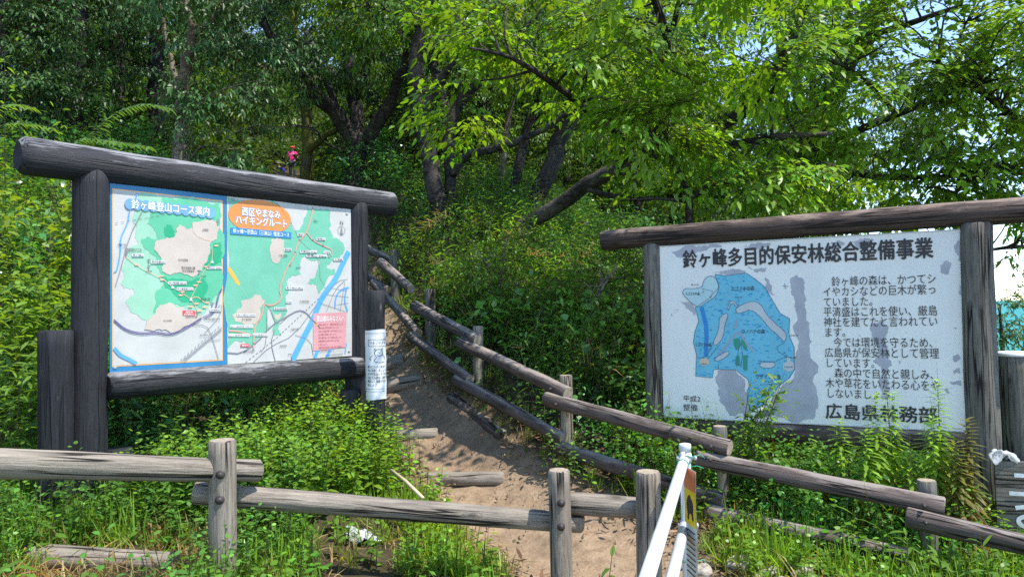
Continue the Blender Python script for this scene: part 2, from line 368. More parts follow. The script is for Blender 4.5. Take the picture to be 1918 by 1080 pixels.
def goldenrod(rng, h=.8, n=90, l=.12, c=(.11, .2, .035)):
    rows = [stemrow((0, 0, 0), (rng.normal(0, .03), rng.normal(0, .03), h), .009, (.14, .17, .05))]
    for k in range(n):
        t = .12 + .88 * (k / n); a = k * 2.4 + rng.normal(0, .2); ax = np.array([math.cos(a), math.sin(a), -.15 + 1.1 * max(0, t - .55)])
        ls = l * (1.1 - .5 * t ** 3) * rng.uniform(.8, 1.15); cc = np.array(c) * (.75 + .6 * t) * rng.uniform(.85, 1.15)
        if t < .45: cc = cc * np.array([1.25, .95, .8])
        rows.append((np.array([0, 0, h * t]), ax, UPV, ls, ls * .25, .55 * (1.2 - t), cc))
    return lv(rows)
def spray(rng, L=.55, leaf=.085, ratio=.42, droop=.5, c=(.09, .19, .025), side=4, hang=.35):
    """leafy twig along +x: leaves alternate in a loose plane and hang"""
    rows = []; br = (.07, .05, .035)
    def twig(p0, d, l, n):
        d = unit(d); rows.append(stemrow(p0, p0 + d * l, .007, br))
        for k in range(n):
            t = .15 + .85 * k / max(1, n - 1); p = p0 + d * l * t; sgn = 1 if k % 2 else -1
            sd = np.array([-d[1], d[0], 0]) * sgn; ax = unit(d * rng.uniform(.4, .9) + sd * rng.uniform(.6, 1.1) + np.array([0, 0, -hang * rng.uniform(.1, 1.8)]))
            ls = leaf * rng.uniform(.45, 1.25); rows.append((p + rng.normal(0, .008, 3), ax, UPV + rng.normal(0, .3, 3), ls, ls * ratio * rng.uniform(.8, 1.15), droop * rng.uniform(.3, 1.3), np.array(c) * rng.uniform(.82, 1.2)))
        rows.append((p0 + d * l, d + np.array([0, 0, -.1]), UPV, leaf, leaf * ratio, droop, np.array(c) * 1.15))
    twig(np.zeros(3), np.array([1, 0, -.05]), L, max(5, int(L / leaf * 1.5)))
    for s_ in range(side):
        t = .15 + .7 * s_ / max(1, side); a = (1 if s_ % 2 else -1) * rng.uniform(.5, 1.0)
        twig(np.array([L * t, 0, 0]), np.array([math.cos(a), math.sin(a), rng.normal(.0, .18)]), L * rng.uniform(.35, .6), max(3, int(L * .5 / leaf * 1.4)))
    return lv(rows)
def orient(protos, pos, fwd, rng, scale=(.8, 1.2), jitter=.15, hsv=.1, roll=.3):
    """leaf sets laid along given forward directions"""
    out = []; n = len(pos); idx = rng.integers(0, len(protos), n)
    fwd = unit(fwd); up = np.tile(UPV, (n, 1)) + rng.normal(0, roll, (n, 3)); sd = unit(np.cross(up, fwd)); up = np.cross(fwd, sd)
    R = np.stack([fwd, sd, up], 2)
    for k, pr in enumerate(protos):
        q = idx == k; m = int(q.sum())
        if not m: continue
        sc = rng.uniform(*scale, m); f = lambda a: np.einsum('mij,lj->mli', R[q], a); ll = len(pr['L'])
        br = np.clip(rng.normal(1, jitter, (m, 1, 1)), .5, 1.6) * np.clip(rng.normal(1, .1, (m, ll, 1)), .6, 1.5)
        C = pr['C'][None] * br * (1 + rng.normal(0, hsv, (m, 1, 1)) * np.array([1.0, 0, .3]))
        out.append(dict(P=(f(pr['P']) * sc[:, None, None] + pos[q][:, None, :]).reshape(-1, 3), A=f(pr['A']).reshape(-1, 3), U=f(pr['U']).reshape(-1, 3),
                        L=(pr['L'][None] * sc[:, None]).ravel(), W=(pr['W'][None] * sc[:, None]).ravel(), D=np.tile(pr['D'], m), C=C.reshape(-1, 3)))
    return cat(out)

# ------------------------------------------------------------------ ground, sea
def axis(lo, hi, dlo, dhi, step):
    a = list(np.arange(dlo, dhi + 1e-6, step)); s_ = step; v = dhi
    while v < hi: s_ *= 1.14; v += s_; a.append(min(v, hi))
    s_ = step; v = dlo
    while v > lo: s_ *= 1.14; v -= s_; a.insert(0, max(v, lo))
    return np.array(a)
gx = axis(-150, 170, -6, 7, .11); gy = axis(-60, 190, 1, 13, .11)
X, Y = np.meshgrid(gx, gy); Z = hz(X, Y); TD = trail_d(X, Y)
rg0 = np.random.default_rng(5)
Z = Z + np.where(TD < 1.6, -.05 * np.clip(1.6 - TD, 0, 1) + rg0.normal(0, .006, Z.shape), rg0.normal(0, .012, Z.shape))
nx, ny = len(gx), len(gy); idx = np.arange(nx * ny).reshape(ny, nx)
q = np.stack([idx[:-1, :-1], idx[:-1, 1:], idx[1:, 1:], idx[1:, :-1]], -1).reshape(-1, 4)
me = bpy.data.meshes.new('ground'); me.from_pydata(np.stack([X, Y, Z], -1).reshape(-1, 3).tolist(), [], q.tolist())
a = me.attributes.new('trail', 'FLOAT', 'POINT'); a.data.foreach_set('value', np.clip(TD, 0, 5).ravel())
me.polygons.foreach_set('use_smooth', [True] * len(me.polygons))
m, nt, b = mat('earth', (.1, .08, .06), .95, .1)
tc = N(nt, 'ShaderNodeTexCoord'); v = tc.outputs['Object']
n1 = noise(nt, v, 9, 7, .7); n2 = noise(nt, v, 45, 4, .6); n3 = noise(nt, v, 1.6, 4, .6)
dirt = ramp(nt, n1, [(.3, (.15, .1, .064)), (.5, (.265, .182, .115)), (.7, (.36, .258, .168))])
dirt = mix(nt, ramp(nt, n2, [(.5, (0, 0, 0)), (.72, (.7,) * 3)]), dirt, (.34, .265, .185))
dirt = mix(nt, ramp(nt, n3, [(.45, (0, 0, 0)), (.7, (.5,) * 3)]), dirt, (.15, .11, .075))
soil = ramp(nt, n1, [(.3, (.03, .024, .014)), (.55, (.06, .047, .028)), (.75, (.13, .1, .055))])
at_ = N(nt, 'ShaderNodeAttribute', attribute_name='trail')
mm = N(nt, 'ShaderNodeMath', operation='MULTIPLY_ADD'); nt.links.new(n1, mm.inputs[0]); mm.inputs[1].default_value = 1.4; nt.links.new(at_.outputs['Fac'], mm.inputs[2])
# MULTIPLY_ADD = n1*1.4 + trail distance
nt.links.new(mix(nt, ramp(nt, mm.outputs[0], [(.78, (0, 0, 0)), (1.0, (1, 1, 1))]), dirt, soil), b.inputs['Base Color'])
mm2 = N(nt, 'ShaderNodeMath', operation='MULTIPLY'); nt.links.new(mm.outputs[0], mm2.inputs[0]); mm2.inputs[1].default_value = .5
r_ = [n for n in nt.nodes if n.type == 'VALTORGB'][-1]; nt.links.new(mm2.outputs[0], r_.inputs[0])
bump(nt, b, mix(nt, .5, n1, n2), .9, .03)
me.materials.append(m); g = bpy.data.objects.new('ground', me); COL.objects.link(g); tag(g, 'bare earth trail and dark hillside soil under the plants', 'ground', kind='structure')
m, nt, b = mat('sea_water', (.02, .07, .12), .25, .5)
tc = N(nt, 'ShaderNodeTexCoord'); bump(nt, b, noise(nt, tc.outputs['Object'], .05, 4), .3, 1)
mb = MB(); mb.add([(-40000, -2000, -90), (40000, -2000, -90), (40000, 50000, -90), (-40000, 50000, -90)], [(0, 1, 2, 3)], smooth=False)
tag(mb.build('sea', m), 'blue sea far below beyond the right sign', 'sea', kind='structure')

# ------------------------------------------------------------------ flat printed art on a board plane
class Plane:
    def __init__(s, A, B, z0, z1, push):
        s.A = Vector((A[0], A[1], 0)); d = Vector((B[0], B[1], 0)) - s.A; s.w = d.length; s.d = d.normalized()
        s.n = Vector((s.d.y, -s.d.x, 0)); s.z0, s.z1 = z0, z1; s.push = push; s.h = z1 - z0
    def st(s, px, py):
        r = ray(px, py); o = Vector((0, 0, EYE)); p0 = s.A + s.n * s.push
        t = (p0 - o).dot(s.n) / r.dot(s.n); p = o + r * t
        return ((p - p0).dot(s.d), p.z - s.z0)
    def pos(s, u, v, off=0): return s.A + s.d * u + s.n * (s.push + off) + Vector((0, 0, s.z0 + v))
def crop(x0, y0, k): return lambda pts: [(x0 + a / k, y0 + b_ / k) for a, b_ in pts]
def chaikin(p, n=2, closed=True):
    for _ in range(n):
        o = []; m_ = len(p)
        for i in range(m_ if closed else m_ - 1):
            a, b_ = p[i], p[(i + 1) % m_]
            o += [(a[0] * .75 + b_[0] * .25, a[1] * .75 + b_[1] * .25), (a[0] * .25 + b_[0] * .75, a[1] * .25 + b_[1] * .75)]
        p = ([p[0]] + o + [p[-1]]) if not closed else o
    return p
def ragged(p, amp, seed, levels=4):
    """torn edge: repeated midpoint displacement, finer with each pass"""
    rg = random.Random(seed); p = list(p)
    for lv_ in range(levels):
        o = []
        for i in range(len(p)):
            a, b_ = p[i], p[(i + 1) % len(p)]; dx, dy = b_[0] - a[0], b_[1] - a[1]; L = math.hypot(dx, dy); o.append(a)
            if L > .006:
                h = max(-1, min(1, rg.gauss(0, .6))) * min(L * .22, amp * 6); o.append(((a[0] + b_[0]) / 2 - dy / L * h, (a[1] + b_[1]) / 2 + dx / L * h))
        p = o
    return p
def fill(mb, pl, pts, off, sm=0, rag=0, seed=1, st=False, clip=True):
    p = list(pts) if st else [pl.st(*q_) for q_ in pts]
    if rag:
        p = ragged(p, rag, seed)
    if sm: p = chaikin(p, sm)
    if clip: p = [(min(max(a, .004), pl.w - .004), min(max(b_, .004), pl.h - .004)) for a, b_ in p]
    tri = tessellate_polygon([[Vector((a, b_, 0)) for a, b_ in p]])
    mb.add([pl.pos(a, b_, off) for a, b_ in p], tri, smooth=False); return p
def stroke(mb, pl, pts, wd, off, sm=0, dash=None, st=False, clip=True):
    p = list(pts) if st else [pl.st(*q_) for q_ in pts]
    if sm: p = chaikin(p, sm, False)
    if clip: p = [(min(max(a, .004), pl.w - .004), min(max(b_, .004), pl.h - .004)) for a, b_ in p]
    if dash:
        out = []; acc = 0
        for a, b_ in zip(p[:-1], p[1:]):
            L = math.hypot(b_[0] - a[0], b_[1] - a[1]); k = max(1, int(L / dash))
            for i in range(0, k):
                if (acc + i) % 2 == 0: out.append([(a[0] + (b_[0] - a[0]) * i / k, a[1] + (b_[1] - a[1]) * i / k), (a[0] + (b_[0] - a[0]) * (i + 1) / k, a[1] + (b_[1] - a[1]) * (i + 1) / k)])
            acc += k
        for o_ in out: stroke(mb, pl, o_, wd, off, 0, None, True, clip)
        return
    vs = []
    for i, q_ in enumerate(p):
        a = p[max(0, i - 1)]; c = p[min(len(p) - 1, i + 1)]; dx, dy = c[0] - a[0], c[1] - a[1]; L = math.hypot(dx, dy) or 1
        nx_, ny_ = -dy / L * wd / 2, dx / L * wd / 2
        vs += [pl.pos(q_[0] + nx_, q_[1] + ny_, off), pl.pos(q_[0] - nx_, q_[1] - ny_, off)]
    mb.add(vs, [(2 * i, 2 * i + 1, 2 * i + 3, 2 * i + 2) for i in range(len(p) - 1)], smooth=False)
_tc = {}
def glyphs(body, bold):
    k = (body, bold)
    if k not in _tc:
        c = bpy.data.curves.new('lettering_source', 'FONT'); c.body = body; c.size = 1; c.resolution_u = 3
        o = bpy.data.objects.new('lettering_source', c); COL.objects.link(o); bpy.context.view_layer.update()
        me_ = o.evaluated_get(bpy.context.evaluated_depsgraph_get()).to_mesh()
        co = np.array([v_.co[:2] for v_ in me_.vertices]).reshape(-1, 2); fs = [tuple(f.vertices) for f in me_.polygons]
        _tc[k] = (co, fs)
        bpy.data.objects.remove(o); bpy.data.curves.remove(c)
    return _tc[k]
def text(mb, pl, body, box, off, bold=0.0, st=False):
    """text fitted to a box given by its lower-left and upper-right corners (photo pixels, or board metres)"""
    (u0, v0), (u1, v1) = box if st else (pl.st(*box[0]), pl.st(*box[1]))
    co, fs = glyphs(body, 0); lo, hi = co.min(0), co.max(0)
    k = np.array([(u1 - u0), (v1 - v0)]) / np.maximum(hi - lo, 1e-6)
    if len(set(body)) == 1 or hi[1] - lo[1] < .2: k[1] = k[0]
    p = (co - lo) * k + np.array([u0, v0]); hb = bold * abs(k[1])
    for i, (dx, dy) in enumerate(((0, 0), (hb, 0), (-hb, 0), (0, hb), (0, -hb)) if bold else ((0, 0),)):   # bolder strokes: fine stacked passes of ink
        mb.add([pl.pos(a + dx, b_ + dy, off + i * .00012) for a, b_ in p], fs, smooth=False)
def ellipse(c, rx, ry, n=28, tilt=0): return [(c[0] + rx * math.cos(t) - ry * math.sin(t) * tilt * 0, c[1] + ry * math.sin(t) + rx * math.cos(t) * tilt) for t in [2 * math.pi * i / n for i in range(n)]]
def rect(x0, y0, x1, y1): return [(x0, y0), (x1, y0), (x1, y1), (x0, y1)]
PC = {}
def ink(name, c, rough=.42):
    if name not in PC: PC[name] = paint('print_' + name, c, rough, .35, .1, 5)
    return PC[name]
def panel_box(pl, u0, u1, v0, v1, th, m, name, parent, off=0.0):
    mb = MB(); c = pl.pos((u0 + u1) / 2, (v0 + v1) / 2, off - th / 2)
    mb.box(c, pl.d * (u1 - u0) / 2, pl.n * th / 2, Vector((0, 0, (v1 - v0) / 2))); return mb.build(name, m, parent)

# ================================================================== map sign on the left (black logs)
A = at(200, 600, 4.52); B = at(652, 590, 5.91)
PL = Plane(A, B, 1.212, 2.424, .05)
d = PL.d; n = PL.n
pA = Vector((A.x, A.y, 0)) - d * .103; pB = Vector((B.x, B.y, 0)) + d * .085
gz = H(pA.x, pA.y); T = thing('map_sign', (pA.x, pA.y, gz), 'hiking map board in a frame of thick black stained logs', 'sign')
mb = MB(); mb.log((pA.x + n.x*.012, pA.y + n.y*.012, gz - .4), (pA.x + n.x*.012, pA.y + n.y*.012, 2.49), .106, .104, 1, 26); mb.build('post', M['blackwood'], T)
mb = MB(); mb.log((pB.x + n.x*.01, pB.y + n.y*.01, H(pB.x, pB.y) - .4), (pB.x + n.x*.01, pB.y + n.y*.01, 2.49), .1, .098, 2, 26); mb.build('post', M['blackwood'], T)
e0 = pA - d * .385 + Vector((0, 0, 2.522)); e1 = pB + d * .41 + Vector((0, 0, 2.522))
mb = MB(); mb.log(e0, e1, .116, .108, 3, 30, wob=.03, ch=.03); mb.build('top_beam', M['blackwood'], T)
e0 = pA + d * .085 + n * .055 + Vector((0, 0, 1.126)); e1 = pB - d * .0 + n * .075 + Vector((0, 0, 1.112))
mb = MB(); mb.log(e0, e1, .088, .085, 4, 24, ch=.02); mb.build('bottom_rail', M['blackwood'], T)
usplit = PL.st(425, 520)[0]
P1 = panel_box(PL, 0, usplit, 0, PL.h, .012, ink('bluefoil', (.025, .18, .36)), 'map_panel', T)
P2 = panel_box(PL, usplit + .002, PL.w, 0, PL.h, .012, ink('whitefoil', (.48, .475, .455)), 'map_panel', T)
K = .0012
mb = MB()
for (u, v) in ((.03, .03), (usplit + .05, PL.h - .03), (PL.w - .04, PL.h - .04), (PL.w - .03, .04)): mb.lathe(PL.pos(u, v, .0), PL.n, [(0, .011), (.004, .011), (.006, .006)], 12)
mb.build('screw', ink('steel', (.35, .36, .38)), P2)
c2 = crop(190, 330, 2.92); c3 = crop(410, 350, 3.177)
def sub(name, c, parent, fn):
    mb = MB(); fn(mb); return mb.build(name, c, parent)
# ---- left panel: climbing course map
inner = c2([(62, 72), (658, 138), (658, 1000), (62, 1035)]); outer = c2([(58, 66), (663, 133), (663, 1006), (58, 1041)])
sub('orange_border', ink('orangeline', (.8, .42, .12)), P1, lambda m_: fill(m_, PL, outer, K))
sub('map_ground', ink('mapwhite', (.48, .475, .455)), P1, lambda m_: fill(m_, PL, inner, 2 * K))
def f(m_):
    fill(m_, PL, c2([(205, 92), (330, 104), (655, 140), (655, 620), (610, 700), (540, 765), (450, 720), (380, 700), (310, 740), (250, 795), (200, 760), (150, 725), (128, 690), (150, 660), (180, 640), (168, 612), (120, 615), (104, 590), (105, 500), (125, 470), (150, 400), (200, 360), (180, 330), (190, 290), (165, 240), (185, 180)]), 3 * K, 1, .004, 3)
sub('forest_area', ink('palegreen', (.27, .5, .36)), P1, f)
def f(m_):
    fill(m_, PL, c2([(330, 112), (640, 145), (655, 300), (655, 610), (600, 690), (540, 720), (480, 700), (400, 700), (330, 720), (280, 750), (300, 690), (290, 640), (330, 600), (320, 530), (300, 440), (240, 400), (215, 345), (255, 330), (300, 345), (280, 280), (250, 260), (270, 200), (320, 190)]), 4 * K, 1, .004, 7)
sub('forest_area', ink('midgreen', (.1, .42, .25)), P1, f)
def f(m_):
    fill(m_, PL, c2([(325, 545), (400, 560), (490, 570), (560, 560), (570, 640), (545, 690), (480, 690), (430, 680), (390, 640), (345, 610)]), 5 * K, 2, .005, 9)
    fill(m_, PL, c2([(340, 280), (380, 265), (400, 300), (390, 340), (350, 330)]), 5 * K, 2, .004, 2)
    fill(m_, PL, c2([(610, 370), (650, 360), (655, 470), (600, 500), (560, 510), (590, 440)]), 5 * K, 2, .004, 4)
sub('forest_area', ink('deepgreen', (.02, .34, .17)), P1, f)
def f(m_):
    fill(m_, PL, c2([(400, 330), (405, 285), (425, 265), (468, 292), (505, 250), (600, 236), (634, 246), (628, 330), (590, 380), (578, 440), (550, 520), (490, 550), (420, 527), (372, 540), (330, 520), (322, 445), (290, 405), (300, 350), (350, 340)]), 6 * K, 1, .003, 5)
    fill(m_, PL, c2([(300, 722), (370, 690), (440, 715), (500, 745), (545, 770), (480, 812), (380, 862), (230, 838), (262, 780)]), 6 * K, 1, .003, 6)
sub('town_area', ink('beige', (.5, .43, .37)), P1, f)
def f(m_):
    stroke(m_, PL, c2([(193, 92), (190, 115), (150, 190), (145, 250), (100, 340), (105, 400), (85, 515), (66, 525)]), .008, 6 * K, 2)
    stroke(m_, PL, c2([(68, 938), (100, 978), (140, 995), (190, 1022)]), .022, 6 * K, 2)
sub('river_line', ink('riverblue', (.1, .33, .75)), P1, f)
def f(m_):
    for o_ in (0, 7): stroke(m_, PL, c2([(66, 782 + o_), (130, 838 + o_), (215, 858 + o_), (300, 848 + o_), (370, 864 + o_), (440, 838 + o_), (545, 772 + o_)]), .006, 7 * K, 2)
    for o_ in (0, 8): stroke(m_, PL, c2([(550 + o_, 772 + o_), (620, 738 + o_), (632 + o_, 650), (656, 612 + o_)]), .005, 7 * K, 2)
sub('road_line', ink('purple', (.12, .1, .24)), P1, f)
def f(m_):
    stroke(m_, PL, c2([(220, 195), (150, 330), (100, 520), (74, 600)]), .005, 7 * K, 1)
    stroke(m_, PL, c2([(490, 812), (570, 812), (600, 870), (638, 998)]), .004, 7 * K, 1)
    stroke(m_, PL, c2([(440, 1008), (655, 828)]), .004, 7 * K); stroke(m_, PL, c2([(452, 1010), (655, 840)]), .004, 7 * K)
    stroke(m_, PL, c2([(430, 1005), (652, 812)]), .004, 7 * K, 0, .015)
    stroke(m_, PL, c2([(590, 900), (648, 892)]), .003, 7 * K); stroke(m_, PL, c2([(620, 740), (655, 690), (650, 760), (560, 860)]), .003, 7 * K, 1)
    stroke(m_, PL, c2([(72, 258), (375, 203), (655, 240)]), .003, 7 * K, 0, .018)
    for x_, y_ in ((256, 465), (256, 500), (134, 425), (632, 258), (530, 525), (520, 752), (603, 703)):
        stroke(m_, PL, c2([(x_, y_ - 12), (x_, y_ + 12)]), .006, 8 * K); stroke(m_, PL, c2([(x_ - 9, y_ - 9), (x_ + 9, y_ - 9)]), .006, 8 * K)
sub('road_line', ink('greyline', (.2, .2, .22)), P1, f)
def f(m_):
    stroke(m_, PL, c2([(134, 440), (180, 480), (250, 520), (330, 560), (385, 605), (440, 640), (485, 670), (520, 720), (520, 750)]), .004, 7 * K, 1)
    stroke(m_, PL, c2([(525, 590), (500, 640), (485, 670)]), .004, 7 * K); stroke(m_, PL, c2([(605, 400), (602, 468), (560, 510), (525, 590)]), .004, 7 * K, 1)
    stroke(m_, PL, c2([(485, 670), (520, 655), (560, 690)]), .006, 7 * K, 1); stroke(m_, PL, c2([(495, 255), (500, 320), (590, 360), (605, 330)]), .003, 7 * K, 1)
    for x_, y_ in ((190, 483), (325, 545), (330, 565), (440, 632), (430, 650), (530, 578), (510, 596), (570, 495), (625, 380), (515, 695), (485, 712), (560, 715), (575, 690), (535, 735)):
        fill(m_, PL, c2(ellipse((x_, y_), 13, 5)), 8 * K)
sub('trail_line', ink('trailorange', (.62, .4, .26)), P1, f)
boxes = [((165, 440), (230, 424), '鬼ヶ城山'), ((268, 478), (350, 460), '鈴が台登山口'), ((363, 592), (462, 574), '鈴ヶ峰西峰 320.1m'), ((408, 624), (500, 607), '鈴ヶ峰東峰 312m'), ((573, 508), (656, 493), '茶臼山 230m'), ((590, 738), (650, 722), '鈴ヶ峰登山口')]
sub('label_box', ink('boxwhite', (.58, .58, .57)), P1, lambda m_: [fill(m_, PL, c2([a_, (b_[0], a_[1]), b_, (a_[0], b_[1])]), 8 * K) for a_, b_, _ in boxes])
sub('notice_box', ink('red', (.7, .05, .06)), P1, lambda m_: (fill(m_, PL, c2([(441, 733), (508, 735), (508, 762), (441, 760)]), 8 * K)))
def f(m_):
    for a_, b_, t_ in boxes:
        q_ = c2([(a_[0] + 4, a_[1] - 3), (b_[0] - 4, b_[1] + 4)]); text(m_, PL, t_, q_, 9 * K)
    for (x_, y_, x2, y2, t_) in ((418, 464, 470, 452, '鈴が台団地'), (548, 300, 582, 288, '山田団地'), (335, 795, 382, 783, '井口台団地'), (435, 508, 508, 494, '鈴が台森林公園'), (440, 524, 505, 512, '鈴が台展望台'), (82, 382, 134, 370, '八幡東小学校'), (122, 410, 215, 396, '八幡東団地三丁目'), (238, 526, 272, 514, '山の神'), (535, 875, 578, 862, '井口台中学'), (566, 788, 645, 774, '鈴が峰公園前バス停'), (457, 774, 520, 764, '西鈴が峰'), (540, 552, 568, 540, '大山峠'), (540, 680, 590, 664, '鈴ヶ峰山頂')):
        text(m_, PL, t_, c2([(x_, y_), (x2, y2)]), 9 * K)
sub('lettering', ink('black', (.02, .02, .025)), P1, f)
def f(m_):
    text(m_, PL, '現在地', c2([(456, 748), (494, 737)]), 9 * K, .01); text(m_, PL, '鈴が峰登山口', c2([(448, 760), (502, 750)]), 9 * K, .01)
    fill(m_, PL, c2([(385, 596), (378, 612), (394, 612)]), 9 * K); fill(m_, PL, c2([(485, 662), (478, 680), (494, 680)]), 9 * K); fill(m_, PL, c2([(603, 458), (597, 474), (610, 474)]), 9 * K)
sub('lettering', ink('letterwhite', (.86, .86, .86)), P1, f)
def f(m_):
    for i in range(11): fill(m_, PL, c2(ellipse((152 + i * 44, 152 + i * 5.0), 27, 30)), 8 * K + i * .00005)
sub('title_banner', ink('cloudblue', (.15, .32, .58)), P1, f)
q_ = c2([(160, 178), (585, 164)]); u0, v0 = PL.st(*q_[0]); u1, v1 = PL.st(*c2([(585, 173)])[0]); h_ = .06
sub('title_lettering', ink('letterwhite', (.86, .86, .86)), P1, lambda m_: text(m_, PL, '鈴ヶ峰登山コース案内', ((u0, v0 - .0), (u1, v0 + h_)), 9.5 * K, .01, True))
# ---- right panel: hiking route map
def f(m_):
    fill(m_, PL, c3([(50, 62), (150, 78), (342, 96), (372, 130), (432, 215), (447, 262), (480, 255), (505, 215), (518, 170), (522, 114), (655, 134), (655, 250), (680, 302), (742, 345), (745, 380), (715, 425), (670, 440), (640, 462), (646, 486), (692, 490), (692, 518), (650, 532), (625, 590), (595, 640), (582, 585), (560, 575), (518, 572), (572, 535), (592, 480), (590, 432), (540, 437), (492, 420), (482, 452), (492, 520), (432, 530), (402, 560), (412, 610), (402, 640), (405, 740), (355, 800), (372, 885), (320, 885), (330, 800), (300, 715), (285, 740), (290, 850), (220, 915), (180, 950), (150, 912), (100, 912), (62, 955), (50, 952)]), K, 1, .003, 11)
sub('forest_area', ink('jade', (.14, .42, .29)), P2, f)
def f(m_):
    fill(m_, PL, c3([(312, 312), (345, 300), (388, 318), (386, 400), (350, 455), (312, 432), (302, 370)]), 2 * K, 1, .002, 12)
    fill(m_, PL, c3([(130, 672), (190, 665), (240, 642), (272, 672), (250, 770), (232, 800), (190, 822), (110, 802), (78, 762), (130, 722)]), 2 * K, 1, .004, 13)
    fill(m_, PL, c3([(328, 752), (350, 760), (372, 745), (368, 775), (348, 795), (330, 780)]), 2 * K, 1)
sub('town_area', ink('beige', (.5, .43, .37)), P2, f)
def f(m_):
    stroke(m_, PL, c3([(772, 385), (740, 445), (700, 540), (625, 640), (592, 700), (560, 790), (500, 900), (436, 1034)]), .048, 2 * K, 2)
    stroke(m_, PL, c3([(772, 598), (722, 610), (692, 660), (690, 720)]), .014, 2 * K, 2); stroke(m_, PL, c3([(757, 602), (745, 680), (765, 740)]), .014, 2 * K, 2)
    stroke(m_, PL, c3([(592, 962), (568, 1020)]), .03, 2 * K); stroke(m_, PL, c3([(668, 958), (640, 1012)]), .024, 2 * K); stroke(m_, PL, c3([(757, 930), (750, 990)]), .012, 2 * K)
sub('river_line', ink('riverblue2', (.09, .34, .82)), P2, f)
def f(m_):
    for pts, w_ in (([(640, 740), (690, 610), (745, 560)], .004), ([(600, 690), (765, 745)], .003), ([(645, 640), (770, 655)], .003), ([(670, 600), (765, 620)], .003), ([(720, 740), (750, 560)], .003), ([(610, 665), (700, 560), (765, 548)], .004), ([(700, 700), (770, 690)], .003),
                    ([(50, 985), (130, 992), (230, 922), (300, 832), (400, 772), (470, 732), (515, 742), (555, 790), (600, 840)], .01), ([(205, 1040), (300, 950), (450, 880), (580, 700)], .004), ([(452, 880), (545, 910), (560, 1000)], .004), ([(330, 850), (308, 925), (335, 1040)], .006), ([(285, 740), (280, 940), (250, 980)], .004), ([(300, 720), (345, 830), (420, 760)], .004)):
        stroke(m_, PL, c3(pts), w_, 3 * K, 1)
    stroke(m_, PL, c3([(158, 1042), (350, 890), (600, 655)]), .005, 3 * K, 0, .016)
    stroke(m_, PL, c3([(430, 215), (480, 318), (560, 390)]), .005, 3 * K, 0, .008); stroke(m_, PL, c3([(585, 420), (600, 480), (600, 540), (632, 600)]), .005, 3 * K, 0, .008); stroke(m_, PL, c3([(342, 96), (432, 216)]), .004, 3 * K)
    for x_, y_ in ((480, 318), (558, 316), (618, 348), (452, 388), (424, 467), (296, 710), (205, 932), (655, 416)): fill(m_, PL, c3(ellipse((x_, y_), 5, 5, 10)), 4 * K)
    stroke(m_, PL, c3(ellipse((728, 258), 22, 24, 24) + [(750, 258)]), .003, 4 * K); fill(m_, PL, c3([(728, 232), (720, 286), (736, 286)]), 4 * K)
sub('road_line', ink('greyline', (.2, .2, .22)), P2, f)
def f(m_):
    stroke(m_, PL, c3([(205, 962), (205, 900), (215, 815), (250, 775), (268, 690), (300, 708), (350, 690), (372, 650), (356, 610), (400, 480), (440, 430), (468, 330), (520, 272), (545, 190), (562, 118)]), .011, 4 * K, 1)
    stroke(m_, PL, c3([(520, 272), (560, 320), (620, 350), (672, 372), (668, 410)]), .009, 4 * K, 1); stroke(m_, PL, c3([(60, 855), (120, 858), (190, 880)]), .012, 4 * K, 1)
sub('trail_line', ink('pinktrail', (.55, .3, .22)), P2, f)
sub('yellow_mark', ink('amber', (.85, .4, .06)), P2, lambda m_: fill(m_, PL, c3([(54, 474), (68, 480), (100, 530), (127, 582), (112, 588), (72, 530), (52, 498)]), 2 * K, 1))
def f(m_):
    u_, v_ = PL.st(*c3([(247, 180)])[0]); a_, _b = PL.st(*c3([(427, 200)])[0]); fill(m_, PL, ellipse((u_, v_), (a_ - u_) * 1.0, .128, 36), 3 * K, st=True)
sub('title_banner', ink('orange', (.66, .24, .06)), P2, f)
def two(m_, off, bold, dx=0):
    for t_, a_, b_, h_ in (('西区やまなみ', (136, 168), (362, 182), .056), ('ハイキングルート', (98, 218), (400, 236), .062)):
        a_, b_ = c3([a_, b_]); u_, v_ = PL.st(*a_); u2, _ = PL.st(*b_); text(m_, PL, t_, ((u_ - dx, v_ - dx), (u2 + dx, v_ + h_ + dx)), off, bold, True)
sub('title_lettering', ink('outlineblue', (.1, .3, .62)), P2, lambda m_: two(m_, 4 * K, .05, .002))
sub('title_lettering', ink('letterwhite', (.86, .86, .86)), P2, lambda m_: two(m_, 5 * K, .012))
bar = c3([(67, 240), (429, 270), (429, 306), (67, 281)])
sub('subtitle_bar', ink('barblue', (.03, .2, .5)), P2, lambda m_: fill(m_, PL, bar, 4.5 * K))
u_, v_ = PL.st(*c3([(82, 274)])[0]); u2, v2 = PL.st(*c3([(415, 298)])[0])
sub('lettering', ink('letterwhite', (.86, .86, .86)), P2, lambda m_: text(m_, PL, '鈴ヶ峰～宗箇山（三滝山）縦走コース', ((u_, v_ - .0), (u2, v_ + .034)), 5.5 * K, .006, True))
sub('notice_box', ink('pink', (.6, .29, .31)), P2, lambda m_: fill(m_, PL, c3([(560, 752), (758, 745), (752, 952), (560, 974)]), 3 * K))
u0, v1 = PL.st(*c3([(578, 760)])[0]); u1, v0 = PL.st(*c3([(745, 770)])[0])
sub('notice_title', ink('palepink', (.86, .7, .7)), P2, lambda m_: text(m_, PL, '登山者のみなさんへ', ((u0, v1 - .055), (u1, v1 - .008)), 4.2 * K, .02, True))
